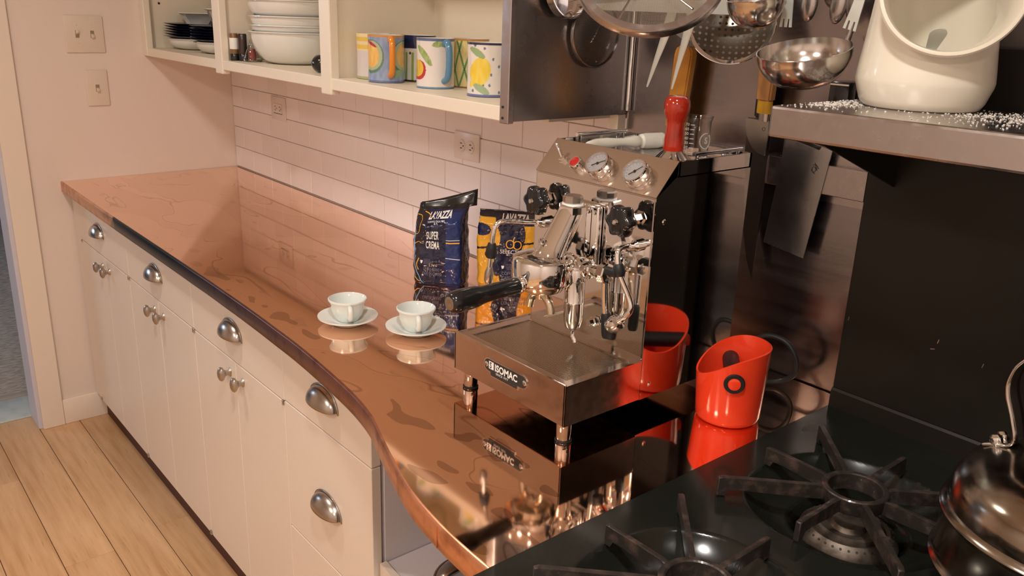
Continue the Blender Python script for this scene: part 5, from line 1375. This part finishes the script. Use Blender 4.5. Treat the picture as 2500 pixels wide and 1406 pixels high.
def mugC(u, v):      # white with a lemon, leaves and blue dots
    c = WHT; U = lat(u)
    if v > 0.955: return (0.03, 0.03, 0.07)
    if v < 0.05: return (0.14, 0.16, 0.34)
    for x_, y_ in ((1755, 505), (1872, 535), (1980, 660), (2055, 745), (1960, 845), (1860, 965), (1940, 970), (2060, 1055), (1735, 1040), (2090, 560)):
        if ell(U, v, (x_ - 1915) / 645, 1 - (y_ - 470) / 645, 0.021, 0.029) < 1: c = (0.13, 0.20, 0.28)
    if ell(U, v, -0.145, 0.475, 0.20, 0.265, -0.25) < 1 or ell(U, v, -0.29, 0.26, 0.045, 0.09, -0.4) < 1: c = mix3((0.84, 0.58, 0.03), (0.86, 0.66, 0.12), 0.5 + noise.noise(Vector((u * 5, v * 5, 2))))
    if ell(U, v, -0.20, 0.815, 0.165, 0.062, -0.57) < 1: c = (0.30, 0.42, 0.20)
    if ell(U, v, -0.115, 0.15, 0.175, 0.068, -0.5) < 1: c = (0.34, 0.44, 0.27)
    return c
def mugD(u, v):
    if v > 0.62: return (0.74, 0.52, 0.10) if (v * 6) % 1 < 0.55 else (0.78, 0.66, 0.40)
    return (0.66, 0.60, 0.58) if v > 0.06 else (0.40, 0.40, 0.22)
def mugE(u, v):
    if v > 0.72: return (0.012, 0.018, 0.06)
    if ell(u, v, -0.5, 0.62, 0.05, 0.035) < 1: return (0.01, 0.01, 0.02)
    if v < 0.04: return (0.05, 0.02, 0.02)
    s = (u * 2.4) % 1
    return (0.26, 0.36, 0.10) if s < 0.38 and v < 0.64 else (0.70, 0.68, 0.60)
def mugF(u, v):
    a = (u * 1.55 + v * 1.3) % 1; b = (u * 1.55 - v * 1.3) % 1
    if v > 0.955: return (0.55, 0.25, 0.06)
    if v < 0.03: return (0.40, 0.18, 0.05)
    d = min(a, 1 - a) + min(b, 1 - b)
    if d < 0.10: return (0.01, 0.05, 0.04)
    if min(a, 1 - a) < 0.09 or min(b, 1 - b) < 0.09: return (0.13, 0.28, 0.12)
    return (0.74, 0.60, 0.24)
glz = {k: mat('handle_glaze_' + k, c, 0.14, coat=0.5) for k, c in dict(orange=(0.75, 0.25, 0.02), blue=(0.10, 0.24, 0.38), indigo=(0.04, 0.045, 0.16)).items()}
def mug(x, y, fn, hm, ha, lab, r=0.0425, h=0.106):
    t = thing('mug', lab, 'mug', (x, y, SZ), group='painted mugs on the shelf')
    f0 = atan2(CAM.y - y, CAM.x - x)
    V, F, C = [], [], []; nu, nv = 216, 84
    for j in range(nv + 1):
        v = j / nv; rr_ = r * (1 - 0.03 * sin(v * pi)) - (0.0025 if j == 0 else 0)
        for i in range(nu):
            a = 2 * pi * i / nu; u = ((a - f0 + pi) % (2 * pi)) - pi
            rx = rr_ + 0.0006 * noise.noise(Vector((cos(a) * 3, sin(a) * 3, v * 4 + x * 9)))
            V.append((rx * cos(a), rx * sin(a), h * v)); C.append(fn(u, v))
    base = len(V)
    for z, q in ((h, r - 0.004), (h * 0.5, r - 0.005), (0.008, r - 0.006)):
        for i in range(nu): a = 2 * pi * i / nu; V.append((q * cos(a), q * sin(a), z)); C.append(WHT)
    for j in range(nv + 3):
        for i in range(nu): F.append((j * nu + i, j * nu + (i + 1) % nu, (j + 1) * nu + (i + 1) % nu, (j + 1) * nu + i))
    F.append(tuple(range(nu))[::-1]); F.append(tuple(range(len(V) - nu, len(V))))
    me = bpy.data.meshes.new('cup'); me.from_pydata(V, [], F)
    a_ = me.color_attributes.new('Col', 'FLOAT_COLOR', 'POINT')
    for i, c in enumerate(C): a_.data[i].color = (*c, 1)
    ob('body', me, mug_m, t, True, ang=50)
    if hm:
        R = Matrix.Rotation(f0 + ha, 4, 'Z')
        P_ = [R @ Vector(p) for p in CAT([(r - 0.002, 0, h * 0.90), (r + 0.012, 0, h * 0.93), (r + 0.020, 0, h * 0.80), (r + 0.0205, 0, h * 0.50), (r + 0.014, 0, h * 0.24), (r - 0.002, 0, h * 0.16)], 5)]
        ob('handle', TUBE(new(), P_, 0.0072, 14), hm, t)
mug(1.513, -0.245, mugA, glz['orange'], 0.22, 'blue mug with melon pattern and orange handle')
mug(1.674, -0.218, mugB, glz['blue'], 0.48, 'white mug with green leaves and a light blue handle')
mug(1.866, -0.222, mugC, glz['indigo'], 0.98, 'white mug with a yellow lemon and dark blue handle')
mug(1.4205, -0.222, mugD, None, 0, 'pale mug with yellow bands, leftmost at the cabinet divider')
mug(1.508, -0.152, mugE, None, 0, 'navy-topped mug with green stripes behind the leaf mug')
mug(1.680, -0.126, mugF, None, 0, 'yellow mug with green lattice behind the lemon mug')
# stack of white bowls
bx_, by_ = 0.888, -0.162
def bowl(z, prof, lab, nm='serving_bowl', cat='bowl', x=bx_, y=by_, m=white_china, grp='stack of white bowls'):
    t = thing(nm, lab, cat, (x, y, z), group=grp)
    ob('dish', LATHE(new(), prof, 80), m, t); return t
def bowlprof(rb, rt_, h, lip=0.006, th=0.004):
    out = [(0, 0.002), (rb * 0.9, 0.002), (rb, 0)]
    for k in range(1, 9):
        a = pi / 2 * k / 8; out.append((rb + (rt_ - rb - lip) * sin(a), h * (1 - cos(a)) * 0.94))
    out += [(rt_ - lip, h * 0.955), (rt_, h * 0.97), (rt_, h), (rt_ - lip - th, h * 0.995)]
    for k in range(8, 0, -1):
        a = pi / 2 * k / 8; out.append((max(0.001, rb + (rt_ - rb - lip) * sin(a) - th), h * (1 - cos(a)) * 0.94 + th))
    return out + [(rb * 0.8, 0.006), (0, 0.006)]
bowl(SZ, bowlprof(0.062, 0.136, 0.090), 'large deep white bowl at the bottom of the bowl stack')
bowl(SZ + 0.074, bowlprof(0.085, 0.132, 0.032), 'shallow white dish lying second in the bowl stack')
bowl(SZ + 0.089, bowlprof(0.085, 0.133, 0.042), 'shallow white dish lying third in the bowl stack')
bowl(SZ + 0.119, bowlprof(0.080, 0.138, 0.056), 'white bowl on top of the bowl stack')
t = thing('salad_server', 'reddish wooden server lying in the top white bowl', 'utensil', (0.93, -0.19, SZ + 0.165))
ob('handle', TUBE(new(), CAT([(0.86, -0.25, SZ + 0.183), (0.90, -0.21, SZ + 0.185), (0.97, -0.13, SZ + 0.200)], 5), [0.009 + 0.0006 * (k % 3) for k in range(11)], 14), mat('red_wood', (0.22, 0.05, 0.02), 0.4), t, W=True)
ob('head', TUBE(new(), [(0.86, -0.25, SZ + 0.183), (0.85, -0.26, SZ + 0.183), (0.835, -0.275, SZ + 0.182)], [0.010, 0.018, 0.004], 14, True, 0.5), mat('red_wood2', (0.26, 0.06, 0.03), 0.4), t, W=True)
t = thing('pepper_mill', 'round black knob-shaped mill lying beside the large white bowl', 'mill', (1.225, -0.262, SZ))
ob('body', LATHE(new(), [(0, -0.022), (0.016, -0.021), (0.022, -0.012), (0.0225, 0.002), (0.020, 0.014), (0.012, 0.022), (0.010, 0.05), (0.0, 0.052)], 32, axis_m((1.228, -0.262, SZ + 0.0226), (0.95, 0.3, 0.0))), black_pl, t, W=True)
# plates
def plate_stack(x, y, n, side, top_h, nm):
    bowl(SZ, bowlprof(0.055, 0.112, 0.036), 'white bowl under the navy plates, ' + side, x=x, y=y, grp='white bowls under plates')
    z = SZ + 0.034
    for k in range(n):
        pos_ = ['bottom', 'second from the bottom', 'third from the bottom', 'third from the top', 'second from the top', 'topmost'][k]
        t = thing('dinner_plate', 'dark navy scalloped plate, ' + pos_ + ' in the ' + nm + ' stack', 'plate', (x, y, z + k * 0.0085), group='navy plates, ' + nm + ' stack')
        bm = new(); rings = []; nn_ = 72
        for r_, zz in ((0.0, 0.0), (0.07, 0.0), (0.078, 0.002), (0.118, 0.0105), (0.120, 0.0118), (0.118, 0.0125), (0.080, 0.005), (0.0, 0.0045)):
            if r_ == 0: rings.append([bm.verts.new((0, 0, zz))])
            else: rings.append([bm.verts.new((r_ * (1 + (0.018 * cos(12 * 2 * pi * i / nn_) if r_ > 0.1 else 0)) * cos(2 * pi * i / nn_), r_ * (1 + (0.018 * cos(12 * 2 * pi * i / nn_) if r_ > 0.1 else 0)) * sin(2 * pi * i / nn_), zz)) for i in range(nn_)])
        for A, C in zip(rings, rings[1:]):
            for i in range(nn_):
                j = (i + 1) % nn_
                if len(A) == 1: bm.faces.new((A[0], C[i], C[j]))
                elif len(C) == 1: bm.faces.new((A[i], A[j], C[0]))
                else: bm.faces.new((A[i], A[j], C[j], C[i]))
        o = ob('dish', bm, navy_china, t)
        t.rotation_euler.z = random.uniform(0, 1)
    zt = z + (n - 1) * 0.0085 + 0.006
    sq = thing('square_bowl', 'white flared bowl standing on the ' + nm + ' navy plates', 'bowl', (x, y, zt), group='white bowls on plates')
    bm = new(); LATHE(bm, [(0, 0), (0.055, 0), (0.085, top_h * 0.9), (0.098, top_h), (0.095, top_h + 0.002), (0.08, top_h * 0.93), (0.05, 0.006), (0, 0.006)], 4, Matrix.Rotation(0.5, 4, 'Z'))
    bmesh.ops.bevel(bm, geom=[e for e in bm.edges if abs((e.verts[0].co - e.verts[1].co).z) > 0.01], offset=0.012, segments=4, affect='EDGES')
    ob('dish', bm, white_china, sq, True, ang=40)
plate_stack(0.135, -0.166, 6, 'next to the wall', 0.040, 'left wall side')
plate_stack(0.392, -0.166, 6, 'next to the divider', 0.058, 'divider side')
# jars and flask
def spice(x, y, m, lab, label_band):
    t = thing('spice_jar', lab, 'jar', (x, y, SZ))
    ob('lid', LATHE(new(), [(0, 0), (0.0128, 0), (0.0132, 0.002), (0.0132, 0.018), (0.012, 0.020), (0, 0.020)], 28), black_pl, t)
    ob('glass_body', LATHE(new(), [(0.0, 0.020), (0.0122, 0.020), (0.0126, 0.024), (0.0126, 0.074), (0.011, 0.078), (0, 0.078)], 28), m, t)
    if label_band: ob('paper_label', LATHE(new(), [(0.0127, 0.033), (0.0129, 0.034), (0.0129, 0.064), (0.0127, 0.065)], 28), print_white, t)
    return t
sp1 = spice(0.733, -0.288, mat('brown_spice', (0.20, 0.10, 0.04), 0.3, coat=0.5), 'spice jar with a cream label and black lid, upside down by the divider', True)
a_ = atan2(CAM.y + 0.283, CAM.x - 0.738)
wrap_text('SPICE', 0.0065, 0.0196, 0.050, a_ - 0.5, sp1, dark_mark) if False else None
spice(0.755, -0.271, mat('dark_spice', (0.035, 0.02, 0.015), 0.2, coat=0.5), 'dark spice jar with a black lid beside the labelled jar', False)
t = thing('glass_flask', 'small clear glass flask with red content beside the large white bowl', 'flask', (0.791, -0.258, SZ))
ob('vessel', LATHE(new(), [(0, 0), (0.026, 0), (0.028, 0.003), (0.027, 0.010), (0.014, 0.040), (0.010, 0.046), (0.010, 0.052), (0.0085, 0.052), (0.0085, 0.046), (0.0125, 0.039), (0.025, 0.010), (0.025, 0.004), (0, 0.003)], 36), glass, t)
ob('content', LATHE(new(), [(0, 0.004), (0.010, 0.004), (0.0105, 0.022), (0.008, 0.036), (0, 0.037)], 20), mat('red_content', (0.35, 0.04, 0.03), 0.4), t)
